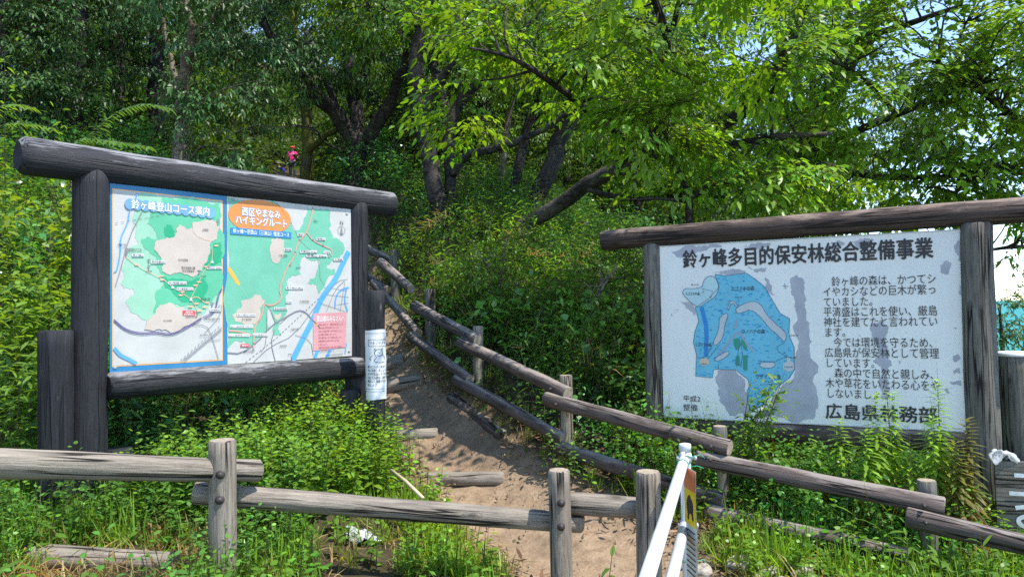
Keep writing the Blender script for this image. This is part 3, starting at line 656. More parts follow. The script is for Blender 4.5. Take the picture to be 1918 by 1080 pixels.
def f(m_):
    ls = ['自然を大切にし、草花を守りましょう。', 'ごみは必ず持ち帰りましょう。', 'たばこの投げ捨てはやめましょう。', '山火事に注意しましょう。', '道に迷わないよう注意しましょう。', '危険な所には近づかないように', 'しましょう。', '天候の急な変化に気をつけて早めの', '下山を心がけましょう。']
    for i, t_ in enumerate(ls):
        v_ = v1 - .088 - i * .026; text(m_, PL, t_, ((u0 + .018, v_), (u0 + .018 + (u1 - u0 - .03) * min(1, len(t_) / 17), v_ + .017)), 4.2 * K, 0, True)
sub('lettering', ink('maroon', (.3, .05, .08)), P2, f)
def f(m_):
    for i in (0, 5, 7): fill(m_, PL, ellipse((u0 + .004, v1 - .08 - i * .026), .007, .007, 10), 4.3 * K, st=True)
sub('bullet_mark', ink('amber', (.85, .4, .06)), P2, f)
boxes = [((465, 292), (500, 275), '畑峠'), ((578, 319), (632, 302), '権現山'), ((385, 381), (430, 365), '柚木城'), ((480, 394), (582, 377), '大茶臼山 413m'), ((518, 418), (640, 402), '宗箇山 356m'), ((620, 398), (662, 381), '三滝寺'), ((680, 440), (737, 424), '三滝駅'), ((395, 609), (502, 592), '鬼ヶ城山 282m'), ((395, 691), (432, 675), '211m'), ((325, 731), (406, 715), '草津沼田道路'), ((105, 770), (218, 753), '鈴ヶ峰山 346m'), ((65, 838), (202, 820), '鈴ヶ峰西峰 320.1m'), ((55, 890), (182, 872), '鈴ヶ峰東峰 312m'), ((198, 886), (290, 869), '鈴が峰登山口')]
sub('label_box', ink('boxwhite', (.58, .58, .57)), P2, lambda m_: [fill(m_, PL, c3([a_, (b_[0], a_[1]), b_, (a_[0], b_[1])]), 5 * K) for a_, b_, _ in boxes])
sub('label_box', ink('red', (.7, .05, .06)), P2, lambda m_: fill(m_, PL, c3([(127, 933), (180, 933), (180, 950), (127, 950)]), 5 * K))
sub('lettering', ink('letterwhite', (.86, .86, .86)), P2, lambda m_: text(m_, PL, '現在地', c3([(134, 947), (172, 936)]), 6 * K, .015))
def f(m_):
    for a_, b_, t_ in boxes: text(m_, PL, t_, c3([(a_[0] + 4, a_[1] - 3), (b_[0] - 4, b_[1] + 4)]), 6 * K)
    for (x_, y_, x2, y2, t_) in ((355, 414, 405, 403, '己斐上団地'), (135, 793, 192, 781, '鈴が峰団地'), (478, 688, 535, 675, '己斐団地'), (425, 852, 470, 838, '山陽本線'), (360, 952, 400, 938, '宮島街道'), (146, 985, 210, 968, '井口駅'), (560, 210, 590, 200, '沼田へ'), (632, 1005, 735, 990, '広島市西区役所'), (455, 488, 485, 475, '大峠'), (408, 1000, 430, 990, '草津'), (720, 224, 736, 212, 'N')):
        text(m_, PL, t_, c3([(x_, y_), (x2, y2)]), 6 * K)
sub('lettering', ink('black', (.02, .02, .025)), P2, f)

# ---- companion posts
def logpost(px, Y, r, ztop, label, seed, m=M['blackwood'], bury=.35, name='log_post', group=None, cap=None):
    p = at(px, 590, Y); g_ = H(p.x, p.y); t = thing(name, (p.x, p.y, g_), label, 'post', group)
    mb = MB(); mb.log((p.x, p.y, g_ - bury), (p.x, p.y, ztop), r, r * .98, seed, 22, ch=.01); o = mb.build('post', m, t)
    if cap: mb = MB(); mb.lathe((p.x, p.y, ztop - .005), (0, 0, 1), [(0, r * 1.0), (.012, r * 1.0), (.03, r * .93), (.034, r * .5)], 20); mb.build('post_cap', cap, t)
    return t, p
logpost(104, 4.27, .094, 1.487, 'tall black log post touching the left side of the map sign', 11)
logpost(222, 4.62, .09, .715, 'short black log stub in the weeds behind the front fence', 12)
logpost(655, 5.72, .085, .955, 'low black log stub at the foot of the map sign\'s right post', 13)
t, p = logpost(703, 5.6, .076, 1.737, 'black log post wrapped with a paper bear warning notice', 14)
# paper notice wrapped round it
pr = .0795
def wrap(mb, a0, a1, z0, z1, r, nseg=14):
    vs = []; 
    for i in range(nseg + 1):
        a_ = a0 + (a1 - a0) * i / nseg; vs += [(p.x + r * math.sin(a_), p.y - r * math.cos(a_), z0), (p.x + r * math.sin(a_), p.y - r * math.cos(a_), z1)]
    mb.add(vs, [(2 * i, 2 * i + 2, 2 * i + 3, 2 * i + 1) for i in range(nseg)])
zt = 1.55 + (588 - 617) / 1330 * 5.53; zb = 1.55 + (588 - 747) / 1330 * 5.53
pn = thing('paper_notice', (p.x, p.y - pr, (zt + zb) / 2), 'white laminated paper bear notice wrapped around the black post', 'notice')
mb = MB(); rg = random.Random(3); vs = []; ns, nz = 20, 18
for k in range(nz + 1):
    for i in range(ns + 1):
        a_ = -1.75 + 3.4 * i / ns; rr = pr + .0035 * (.5 + .5 * math.sin(k * 1.1 + i * .7 + 2 * math.sin(i * .4))) * rg.uniform(.3, 1)
        vs.append((p.x + rr * math.sin(a_), p.y - rr * math.cos(a_), zb + (zt - zb) * k / nz + .004 * math.sin(a_ * 2)))
mb.add(vs, [(k * (ns + 1) + i, k * (ns + 1) + i + 1, (k + 1) * (ns + 1) + i + 1, (k + 1) * (ns + 1) + i) for k in range(nz) for i in range(ns)])
mb.build('sheet', paint('laminated_paper', (.68, .7, .74), .25, .6, .1, 30), pn)
class Wrap:   # flat art bent round the post
    w = 3.0; h = zt - zb
    def pos(s, u, v, off=0):
        a_ = u / pr; r = pr + .0045 + off; return Vector((p.x + r * math.sin(a_), p.y - r * math.cos(a_), zb + v))
WP = Wrap(); hh = WP.h
mb = MB()
text(mb, WP, 'ツキノワグマ', ((-.03, hh * .79), (.1, hh * .835)), 0, .01, True)
for q_ in ([(-.04, hh * .765), (.115, hh * .765)], [(-.04, hh * .86), (.115, hh * .86)], [(-.04, hh * .765), (-.04, hh * .86)]): stroke(mb, WP, [(q_[0][0] + (q_[1][0] - q_[0][0]) * i / 8, q_[0][1] + (q_[1][1] - q_[0][1]) * i / 8) for i in range(9)], .0035, 0, st=True, clip=False)
for i, t_ in enumerate(['春山に入るときはク', 'マに注意しましょう', 'クマが出没しそうな', '山に入る際は、鈴を', '鳴らし、複数で行き', 'ましょう。']): text(mb, WP, t_, ((-.05, hh * (.455 - i * .052)), (-.05 + .0165 * len(t_), hh * (.455 - i * .052) + .021)), 0, .008, True)
for v_ in (.12, .155, .95): stroke(mb, WP, [(-.09 + .02 * i, hh * v_) for i in range(10)], .0025, 0, st=True, clip=False)
# line drawing of a bear sitting up
for pts in ([(.02, .60), (.005, .66), (.012, .70), (.03, .725), (.055, .72), (.07, .695), (.065, .66), (.085, .62), (.09, .58)], [(.012, .70), (.0, .72), (.012, .735), (.022, .722)], [(.055, .72), (.066, .738), (.076, .722)], [(.02, .60), (.0, .57), (.01, .54), (.05, .53), (.09, .545)], [(.022, .64), (.045, .62), (.068, .64)], [(.03, .685), (.035, .69)], [(.05, .685), (.055, .69)], [(.04, .67), (.048, .667)], [(-.02, .56), (-.035, .60), (-.01, .63)]):
    stroke(mb, WP, [(a_, b_ * hh) for a_, b_ in pts], .004, 0, 1, st=True, clip=False)
mb.build('lettering', ink('black', (.02, .02, .025)), pn)

# ================================================================== forest information board on the right (brown logs)
A = at(1240, 580, 5.82); B = at(1805, 570, 4.9)
PR = Plane(A, B, .682, 2.064, .03); d = PR.d; n = PR.n
pA = Vector((A.x, A.y, 0)) - d * .072; pB = Vector((B.x, B.y, 0)) + d * .088
gz = H(pA.x, pA.y)
T = thing('forest_sign', (pA.x, pA.y, gz), 'white peeling forest notice board with a blue map in a brown log frame', 'sign')
mb = MB(); mb.log((pA.x, pA.y, gz - .4), (pA.x, pA.y, 2.09), .078, .075, 21, 22); mb.build('post', M['greypost'], T)
mb = MB(); mb.log((pB.x + n.x * .01, pB.y + n.y * .01, H(pB.x, pB.y) - .4), (pB.x + n.x * .01, pB.y + n.y * .01, 2.105), .108, .096, 22, 24); mb.build('post', M['greypost'], T)
e0 = pA - d * .43 + Vector((0, 0, 2.15)); e1 = pB + d * .75 + Vector((0, 0, 2.168))
mb = MB(); mb.log(e0, e1, .082, .09, 23, 26, ch=.008, capmi=1); mb.build('top_beam', [M['brownwood'], M['endgreen']], T)
e0 = pA + d * .07 + Vector((0, 0, .6)); e1 = pB - d * .09 + Vector((0, 0, .6))
mb = MB(); mb.log(e0, e1, .072, .075, 24, 20); mb.build('bottom_rail', M['brownwood'], T)
m, nt, b = mat('weathered_board', (.66, .68, .66), .42, .4)
tc = N(nt, 'ShaderNodeTexCoord'); v = tc.outputs['Object']
c = ramp(nt, noise(nt, v, 1, 5, .6, (3, 3, 1.2)), [(.3, (.7, .695, .655)), (.6, (.8, .785, .735))])
pe = noise(nt, v, 5.5, 8, .72); c = mix(nt, ramp(nt, pe, [(.665, (0, 0, 0)), (.675, (1, 1, 1))]), c, (.33, .34, .4))
nt.links.new(c, b.inputs['Base Color'])
BD = panel_box(PR, 0, PR.w, 0, PR.h, .03, m, 'notice_board', T)
mb = MB(); 
for v_ in (0, PR.h): mb.box(PR.pos(PR.w / 2, v_, -.012), PR.d * (PR.w / 2 + .002), PR.n * .016, Vector((0, 0, .004)))
mb.build('edge_trim', ink('alu', (.5, .5, .5)), BD)
c4 = crop(1120, 360, 2.348); c5 = crop(1500, 360, 2.347); c6 = crop(1240, 480, 3.482)
def f(m_):
    fill(m_, PR, c6([(840, 190), (838, 145), (870, 122), (915, 140), (930, 200), (925, 300), (945, 420), (965, 600), (985, 800), (1000, 1010), (985, 1060), (560, 1050), (640, 1008), (745, 900), (790, 830), (862, 765), (872, 640), (885, 400), (862, 270)]), K, 1, .006, 31)
    fill(m_, PR, c6([(362, 745), (480, 742), (545, 830), (560, 930), (570, 1050), (440, 1035), (365, 900)]), K, 1, .004, 32)
    fill(m_, PR, c5([(320, 575), (350, 560), (385, 590), (375, 640), (390, 700), (402, 760), (375, 800), (385, 850), (402, 910), (345, 905), (340, 830), (350, 765), (318, 742), (345, 690), (318, 640)]), K, 1, .006, 33)
    for i, pts in enumerate(([(130, 222), (160, 212), (195, 225), (160, 240)], [(220, 218), (260, 205), (322, 208), (300, 230), (240, 232)], [(612, 320), (640, 298), (662, 310), (648, 360), (615, 352)], [(686, 215), (703, 210), (706, 300), (690, 300)], [(696, 410), (708, 405), (706, 450), (697, 450)], [(668, 720), (690, 710), (700, 735), (675, 745)], [(668, 785), (700, 772), (704, 795), (672, 800)], [(655, 830), (700, 824), (705, 850), (662, 845)], [(672, 592), (686, 594), (680, 602)])):
        fill(m_, PR, c5(pts), K, 1, .005, 40 + i)
    for i, pts in enumerate(([(325, 265), (360, 250), (430, 240), (540, 232), (545, 240), (450, 262), (400, 270), (345, 285)], [(650, 320), (690, 338), (740, 330), (735, 350), (690, 352)], [(640, 238), (720, 222), (760, 225), (700, 250)], [(500, 355), (560, 342), (650, 345), (560, 362)], [(735, 375), (748, 380), (778, 455), (765, 452)], [(365, 480), (400, 480), (430, 515), (425, 545), (385, 510)], [(700, 962), (780, 965), (760, 985), (690, 985)])):
        fill(m_, PR, c4(pts), K, 1, .005, 60 + i)
sub('peeled_patch', paint('bare_backing', (.4, .405, .44), .5, .3, .15, 8), BD, f)
bluep = c6([(345, 116), (420, 126), (550, 108), (612, 150), (672, 200), (722, 290), (770, 370), (833, 405), (828, 500), (836, 532), (863, 592), (862, 740), (832, 790), (762, 842), (722, 900), (660, 962), (590, 1006), (565, 970), (553, 885), (572, 840), (560, 800), (480, 737), (365, 735), (336, 735), (331, 791), (220, 779), (226, 640), (205, 560), (215, 490), (241, 422), (218, 332), (300, 280), (372, 200)])
BP = [PR.st(*q_) for q_ in bluep]
sub('map_area', ink('mapblue', (.14, .48, .62)), BD, lambda m_: fill(m_, PR, bluep, 2 * K))
def inside(u, v_, P=BP):
    r = False
    for i in range(len(P)):
        (x1, y1), (x2, y2) = P[i], P[i - 1]
        if (y1 > v_) != (y2 > v_) and u < (x2 - x1) * (v_ - y1) / (y2 - y1) + x1: r = not r
    return r
def f(m_):
    rg = random.Random(8); us = [q_[0] for q_ in BP]; vs_ = [q_[1] for q_ in BP]
    for _ in range(420):
        u_, v_ = rg.uniform(min(us), max(us)), rg.uniform(min(vs_), max(vs_)); l_ = rg.uniform(.012, .03); a_ = rg.uniform(-.5, .5)
        p_ = [(u_ + l_ * (t - .5) * math.cos(a_), v_ + l_ * (t - .5) * math.sin(a_) + .006 * math.sin(t * 3.1)) for t in (0, .25, .5, .75, 1)]
        if inside(*p_[0]) and inside(*p_[-1]): stroke(m_, PR, p_, rg.uniform(.005, .009), 2.6 * K, st=True)
sub('map_pattern', ink('wave', (.04, .34, .58)), BD, f)
pale = [(260, 200), (280, 142), (322, 122), (362, 152), (373, 205), (350, 262), (302, 292), (242, 332), (202, 312), (128, 240), (150, 207), (200, 212)]
roads = [[(480, 345), (512, 318), (590, 288), (642, 308), (682, 378), (742, 438), (802, 490), (813, 520), (800, 562), (745, 500), (702, 470), (652, 402), (582, 342), (522, 367), (490, 372)], [(375, 400), (420, 365), (432, 385), (408, 450), (402, 520), (362, 577), (328, 572), (372, 480)], [(340, 665), (432, 610), (442, 640), (362, 687)], [(640, 690), (742, 688), (732, 727), (640, 725)], [(425, 340), (455, 275), (500, 325), (490, 332), (456, 295), (432, 350)]]
sub('map_area', ink('mappale', (.42, .6, .62)), BD, lambda m_: fill(m_, PR, c6(pale), 3 * K, 1))
def f(m_):
    for r_2 in roads: fill(m_, PR, c6(r_2), 3.4 * K, 1)
    fill(m_, PR, c6(ellipse((826, 715), 38, 34)), 3.4 * K); fill(m_, PR, c6([(812, 660), (840, 660), (836, 700), (818, 700)]), 3.6 * K)
sub('map_road', ink('mapgrey', (.5, .53, .54)), BD, f)
sub('map_road', ink('mapdust', (.3, .36, .44)), BD, lambda m_: (fill(m_, PR, c6([(472, 440), (500, 392), (490, 470), (474, 475)]), 3.4 * K, 1), stroke(m_, PR, c6([(365, 640), (420, 590), (475, 505), (510, 490), (545, 560), (600, 620)]), .016, 3.5 * K, 1)))
sub('map_area', ink('mapsand', (.6, .5, .35)), BD, lambda m_: fill(m_, PR, c6(ellipse((276, 686), 31, 25)), 3.6 * K))
sub('map_area', ink('mapgreen', (.02, .27, .2)), BD, lambda m_: (fill(m_, PR, c6([(460, 545), (490, 528), (510, 535), (512, 580), (490, 615), (478, 600)]), 4 * K, 1), fill(m_, PR, c6([(512, 540), (535, 545), (558, 592), (556, 620), (530, 600)]), 4 * K, 1), fill(m_, PR, c6([(528, 645), (560, 640), (556, 745), (530, 735)]), 4 * K), fill(m_, PR, c6([(482, 650), (505, 645), (512, 712), (480, 710)]), 4 * K)))
sub('map_stream', ink('mapdeep', (.02, .22, .55)), BD, lambda m_: stroke(m_, PR, c6([(258, 328), (272, 380), (292, 470), (287, 650)]), .032, 3.8 * K, 1))
def f(m_):
    stroke(m_, PR, bluep + bluep[:1], .004, 4 * K); stroke(m_, PR, c6(pale + pale[:1]), .004, 4 * K, 1)
    for r_2 in roads: stroke(m_, PR, c6(r_2 + r_2[:1]), .0035, 4.2 * K, 1)
    for pts in ([(256, 242), (275, 232), (262, 210), (330, 226), (318, 275)], [(368, 700), (368, 735)], [(330, 570), (290, 655), (300, 665), (375, 575)], [(800, 560), (750, 590), (760, 620), (815, 655)], [(630, 680), (740, 685), (790, 660), (830, 655)], [(640, 835), (760, 830)], [(590, 1000), (640, 950), (600, 890), (660, 900), (620, 850)], [(485, 715), (500, 600), (520, 560)], [(515, 560), (525, 640), (515, 720)], [(800, 178), (806, 212)], [(786, 192), (822, 196)]):
        stroke(m_, PR, c6(pts), .0035, 4.4 * K)
sub('map_outline', ink('mapline', (.07, .13, .2)), BD, f)
LT = []
def rtext(m_, t_, x0, y0, x1, h_, bold=0.0, cr=None):
    (a_, b_) = (cr([(x0, y0), (x1, y0)])) if cr else ((x0, y0), (x1, y0))
    u_, v_ = PR.st(*a_); u2 = PR.st(*b_)[0]; text(m_, PR, t_, ((u_, v_), (u2, v_ + h_)), 5.5 * K, bold, True)
def f(m_):
    u_, v_ = PR.st(1280, 502); u2, _ = PR.st(1748, 486); text(m_, PR, '鈴ヶ峰多目的保安林総合整備事業', ((u_, v_), (u2, v_ + .142)), 5 * K, .022, True)
    u_, v_ = PR.st(1547, 783); u2, v2 = PR.st(1755, 790); text(m_, PR, '広島県林務部', ((u_, v_), (u2, v_ + .112)), 5 * K, .02, True)
sub('title_lettering', ink('black', (.02, .02, .025)), BD, f)
lines = ['　鈴ヶ峰の森は、かつてシ', 'イやカシなどの巨木が繁っ', 'ていました。', '平清盛はこれを使い、厳島', '神社を建てたと言われてい', 'ます。', '　今では環境を守るため、', '広島県が保安林として管理', 'しています。', '　森の中で自然と親しみ、', '木や草花をいたわる心をや', 'しないましょう。']
def f(m_):
    uL, vT = PR.st(1540, 520); uR, _ = PR.st(1754, 515); _, vB = PR.st(1545, 745); n_ = len(lines)
    cw = (uR - uL) / 12
    for i, t_ in enumerate(lines):
        v_ = vT - .068 + (vB - vT + .07) * i / (n_ - 1)
        co, fs = glyphs(t_, .004); k_ = cw / 1.0
        p_ = co.copy() * np.array([cw, .078]) + np.array([uL, v_ + .008]); m_.add([PR.pos(a_, b_, 5 * K) for a_, b_ in p_], fs, smooth=False)
    rtext(m_, '平成2', 1280, 751, 1312, .05); rtext(m_, '整備', 1280, 768, 1307, .052)
sub('lettering', ink('black', (.02, .02, .025)), BD, f)
def f(m_):
    rtext(m_, 'エゴノキの森', 453, 225, 603, .034, .01, c6); rtext(m_, 'スズカケの森', 155, 255, 248, .026, .006, c6); rtext(m_, 'ウノハナの森', 522, 502, 672, .034, .01, c6)
    rtext(m_, 'ヒヨドリの森', 222, 586, 322, .03, .006, c6); rtext(m_, 'ウグイスの森', 612, 796, 775, .036, .01, c6)
    for t_, x0, y0, x1 in (('展望広場', 475, 271, 522), ('休憩所', 838, 520, 888), ('東屋', 828, 664, 872), ('登山口', 605, 1016, 658), ('駐車場', 258, 704, 292), ('広場', 235, 664, 278), ('案内板', 190, 190, 242), ('芝生広場', 796, 724, 852)): rtext(m_, t_, x0, y0, x1, .012, 0, c6)
sub('lettering', ink('mapline2', (.03, .05, .08)), BD, f)

# ================================================================== front fence of three posts and three rails
p1, p2, p3 = at(416, 900, 3.45), at(1049, 960, 3.82), at(1215, 960, 3.72)
FT = thing('log_fence', (p1.x, p1.y, H(p1.x, p1.y)), 'weathered grey log fence across the front with three bolted posts', 'fence')
def zat(px, py, Y): return at(px, py, Y).z
for (p_, r, top, sd_) in ((p1, .063, zat(416, 823, 3.45), 41), (p2, .059, zat(1049, 879, 3.82), 42), (p3, .0645, zat(1215, 882, 3.72), 43)):
    mb = MB(); mb.log((p_.x, p_.y, H(p_.x, p_.y) - .3), (p_.x, p_.y, top), r, r, sd_, 24, rings=16, wob=.02, ch=.008, capmi=1)
    mb.build('post', [M['oldwood'], M['endgrain']], FT)
def bolt(px, py, Y, r, parent, dirv=(0, -1, 0), big=True):
    q_ = at(px, py, Y); mb = MB(); k = .021 if big else .012
    mb.lathe(q_, dirv, [(-.02, k), (.001, k), (.003, k * .9), (.003, k * .6), (.012, k * .55), (.014, k * .3)], 14)
    return mb.build('bolt', M['rust'], parent)
for px, py, Y in ((412, 889, 3.385), (411, 936, 3.385), (1051, 942, 3.76), (1051, 986, 3.76)): bolt(px, py, Y, 0, FT)
for (a_, b_, r, sd_) in (((-120, 861, 2.72), (486, 882, 3.6), .0605, 44), ((364, 922, 3.56), (1091, 978, 3.96), .059, 45), ((1066, 941, 3.96), (1200, 951, 3.84), .059, 46)):
    mb = MB(); mb.log(at(*a_), at(*b_), r, r * .93, sd_, 28, wob=.07, ch=.008, capmi=1); mb.build('rail', [M['oldwood'], M['endgrain']], FT)
mb = MB(); q0, q1 = at(22, 1040, 3.72), at(330, 1056, 3.66)
fl = thing('fallen_log', tuple(q0), 'grey log lying low in the grass at the lower left', 'log')
mb.log(q0, q1, .066, .06, 47, 22, capmi=1); mb.build('trunk', [M['oldwood'], M['endgrain']], fl)

# ================================================================== fence climbing beside the trail
U = [((655, 448, 10.7), (735, 490, 9.65)), ((712, 491, 9.45), (770, 541, 8.35)), ((776, 572, 8.0), (895, 637, 6.76)), ((861, 641, 6.95), (1064, 737, 5.65)), ((1022, 746, 5.75), (1368, 840, 4.75)), ((1305, 856, 4.86), (1770, 950, 4.1)), ((1697, 968, 4.16), (2010, 1040, 3.72))]
LW = [((655, 498, 10.6), (728, 543, 9.6)), ((700, 530, 9.4), (783, 625, 8.0)), ((769, 628, 7.85), (880, 710, 6.76)), ((854, 711, 6.92), (1055, 822, 5.65)), ((1045, 838, 5.68), (1356, 938, 4.77)), ((1322, 958, 4.78), (1700, 1042, 4.12))]
PO = [(739, 468, 9.66, .06), (805, 541, 8.1, .06), (895, 610, 6.9, .05), (1059, 702, 5.8, .052), (1348, 797, 4.93, .049), (1734, 898, 4.27, .052)]
q_ = at(1734, 980, 4.27); ST = thing('trail_fence', (q_.x, q_.y, H(q_.x, q_.y)), 'brown log fence stepping up the slope on the right of the trail', 'fence')
for i, (px, py, Y, r) in enumerate(PO):
    t_ = at(px, py, Y); mb = MB(); mb.log((t_.x, t_.y, H(t_.x, t_.y) - .35), t_, r, r, 60 + i, 20, rings=14, wob=.025, ch=.006, capmi=1)
    mb.build('post', [M['greypost'] if i < 2 else M['oldwood'] if i < 4 else M['greypost'], M['endgrain']], ST)
for i, (a_, b_) in enumerate(U + LW):
    r = .06 if i < len(U) else .056
    mb = MB(); mb.log(at(*a_), at(*b_), r, r * .93, 80 + i, 26, wob=.07, ch=.008, capmi=1); mb.build('rail', [M['darkrail'], M['endgrain']], ST)
for px, py, Y in ((1331, 836, 4.78), (1330, 861, 4.75), (1320, 932, 4.8), (1731, 947, 4.12), (1734, 979, 4.07), (1030, 728, 5.68), (1040, 757, 5.62), (868, 625, 6.9)):
    bolt(px, py, Y - .045, 0, ST, (-.4, -.85, 0), False)
q0, q1 = at(846, 725, 7.2), at(942, 806, 6.32)
mb = MB(); q0.z = H(q0.x, q0.y) - .03; q1.z = H(q1.x, q1.y) - .03; mb.log(q0, q1, .06, .055, 97, 20); kl = mb.build('kerb_log', M['darkrail'], None, tuple(q0)); tag(kl, 'dark edging log half buried at the right edge of the trail', 'log')
for i, (a_, b_, Y, r, lab) in enumerate((((690, 716), (796, 708), 7.82, .1, 'thick timber trail step level with the paper notice'), ((690, 676), (760, 674), 8.4, .1, 'highest visible timber step beside the black post top'), ((712, 804), (820, 800), 6.9, .06, 'worn timber step below the paper notice'), ((786, 886), (944, 882), 5.85, .055, 'lowest timber step, nearly flush with the dirt trail'))):
    A_, B_ = at(*a_, Y + .06), at(*b_, Y - .06); za, zb_ = H(A_.x, A_.y), H(B_.x, B_.y)
    mb = MB(); mb.log((A_.x - .12, A_.y, za - r * (.55 if i < 2 else .95)), (B_.x, B_.y, zb_ - r * (.55 if i < 2 else .95)), r, r * .95, 120 + i, 20, wob=.07, capmi=1)
    tag(mb.build('timber_step', [M['oldwood'], M['endgrain']], None, (A_.x, A_.y, za)), lab, 'step', 'timber steps in the trail')

# ================================================================== white pipe barrier
bp = at(1286, 960, 3.62); g_ = H(bp.x, bp.y); BT = thing('pipe_barrier', (bp.x, bp.y, g_), 'white steel pipe barrier with two rails by the trail mouth', 'barrier')
ztop = zat(1286, 832, 3.62)
mb = MB(); mb.lathe((bp.x, bp.y, g_ - .3), (0, 0, 1), [(0, .0275), (ztop - g_ + .3 - .02, .0275)], 24); mb.build('post', M['whitepaint'], BT)
mb = MB(); mb.lathe((bp.x, bp.y, ztop - .03), (0, 0, 1), [(0, .031), (.026, .031), (.034, .028), (.037, .015)], 24); mb.build('post_cap', M['whitepaint'], BT)
a_ = at(1281, 862, 3.6); b_ = at(1212, 1080, 2.3); dv = (b_ - a_); e_ = a_ + dv * (1.95 / 1.4)
mb = MB(); mb.tube([a_ - dv * .012, a_, a_ + dv * .5, e_], [.0255] * 4, 24); mb.build('rail', M['whitepaint'], BT)
a2 = at(1281, 985, 3.6); b2 = at(1259, 1080, 2.92); dv2 = (b2 - a2); e2 = a2 + dv2 * (1.95 / .68)
mb = MB(); mb.tube([a2, a2 + dv2, e2], [.0255] * 3, 24); mb.build('rail', M['whitepaint'], BT)
mb = MB(); g2 = H(e_.x, e_.y); mb.lathe((e_.x, e_.y, g2 - .3), (0, 0, 1), [(0, .031), (e_.z + .1 - g2 + .3, .031)], 24); mb.build('post', M['whitepaint'], BT)
for z_, r in ((a_.z + .01, .0315), (a2.z, .0315)):
    mb = MB(); mb.lathe((bp.x, bp.y, z_ - .022), (0, 0, 1), [(0, r), (.044, r)], 20); o = mb.build('clamp', M['whitepaint'], BT)
    mb = MB(); mb.lathe((bp.x - .045, bp.y - .005, z_), (1, 0, 0), [(0, .012), (.012, .012), (.012, .008), (.09, .008), (.09, .012), (.1, .012)], 10); mb.build('bolt', ink('galv', (.5, .5, .5), .3), o)
gw = ink('greenwire', (.02, .3, .16), .4)
for k, (c_, r, z_) in enumerate((((bp.x, bp.y), .034, ztop - .055), ((bp.x, bp.y), .033, zat(1286, 1050, 3.6)),)):
    mb = MB(); mb.tube([(c_[0] + r * math.cos(t), c_[1] + r * math.sin(t), z_ + .006 * math.sin(3 * t)) for t in np.linspace(0, 12, 40)] + [(c_[0] + .07, c_[1] - .03, z_ + .01), (c_[0] + .09, c_[1] - .03, z_ - .01)], [.0022] * 42, 5)
    mb.build('wire_tie', gw, BT)
c_ = a_ + dv * .06; mb = MB(); tv = dv.normalized(); sx = tv.cross(Vector((0, 0, 1))).normalized(); sy = sx.cross(tv)
mb.tube([c_ + (sx * math.cos(t) + sy * math.sin(t)) * .0285 + tv * .004 * math.sin(2 * t) for t in np.linspace(0, 12, 40)] + [c_ + sx * -.07 + sy * .0, c_ + sx * -.1 + sy * -.01], [.0022] * 42, 5); mb.build('wire_tie', gw, BT)
# narrow warning plate tied to the post, seen almost edge-on
far = at(1283, 960, 3.64); near = at(1303, 960, 3.43)
far.x += .0; PPz0 = zat(1295, 1090, 3.5); PPz1 = zat(1290, 868, 3.56)
fa, ne = at(1284, 960, 3.52), at(1304, 960, 3.38); PP = Plane((fa.x, fa.y), (ne.x, ne.y), PPz0, PPz1, 0)
if PP.n.y > 0: PP.n = -PP.n
pt_ = thing('warning_plate', (bp.x + .01, bp.y - .08, PPz0), 'narrow yellow warning plate with a black animal tied to the white barrier post', 'sign')
mb = MB(); hh = PP.h
for k in range(12):
    v0, v1 = hh * k / 12, hh * (k + 1) / 12; b0, b1 = .002 * math.sin(k * .9), .002 * math.sin((k + 1) * .9)
    for o_ in (0, -.002):
        mb.add([PP.pos(0, v0, b0 + o_), PP.pos(PP.w, v0, b0 + o_), PP.pos(PP.w, v1, b1 + o_), PP.pos(0, v1, b1 + o_)], [(0, 1, 2, 3)])
mb.build('plate', ink('platewhite', (.66, .7, .62)), pt_)
sub('red_band', ink('platered', (.72, .2, .08)), pt_, lambda m_: fill(m_, PP, [(0, hh * .82), (PP.w, hh * .82), (PP.w, hh - .001), (0, hh - .001)], .004, st=True, clip=False))
sub('yellow_band', ink('plateyellow', (.85, .6, .02)), pt_, lambda m_: fill(m_, PP, [(0, hh * .52), (PP.w, hh * .52), (PP.w, hh * .82), (0, hh * .82)], .004, st=True, clip=False))
def f(m_):
    fill(m_, PP, [(PP.w * a_, hh * b_) for a_, b_ in ((.2, .66), (.25, .73), (.4, .77), (.55, .78), (.62, .75), (.75, .74), (.85, .69), (.8, .64), (.85, .57), (.7, .57), (.66, .62), (.45, .62), (.42, .56), (.28, .56), (.3, .62))], 0.0055, 1, st=True, clip=False)
    for i in range(9): stroke(m_, PP, [(PP.w * .1, hh * (.47 - .045 * i)), (PP.w * .92, hh * (.47 - .045 * i))], .006, .0055, st=True, clip=False)
sub('pictogram', ink('black', (.02, .02, .025)), pt_, f)

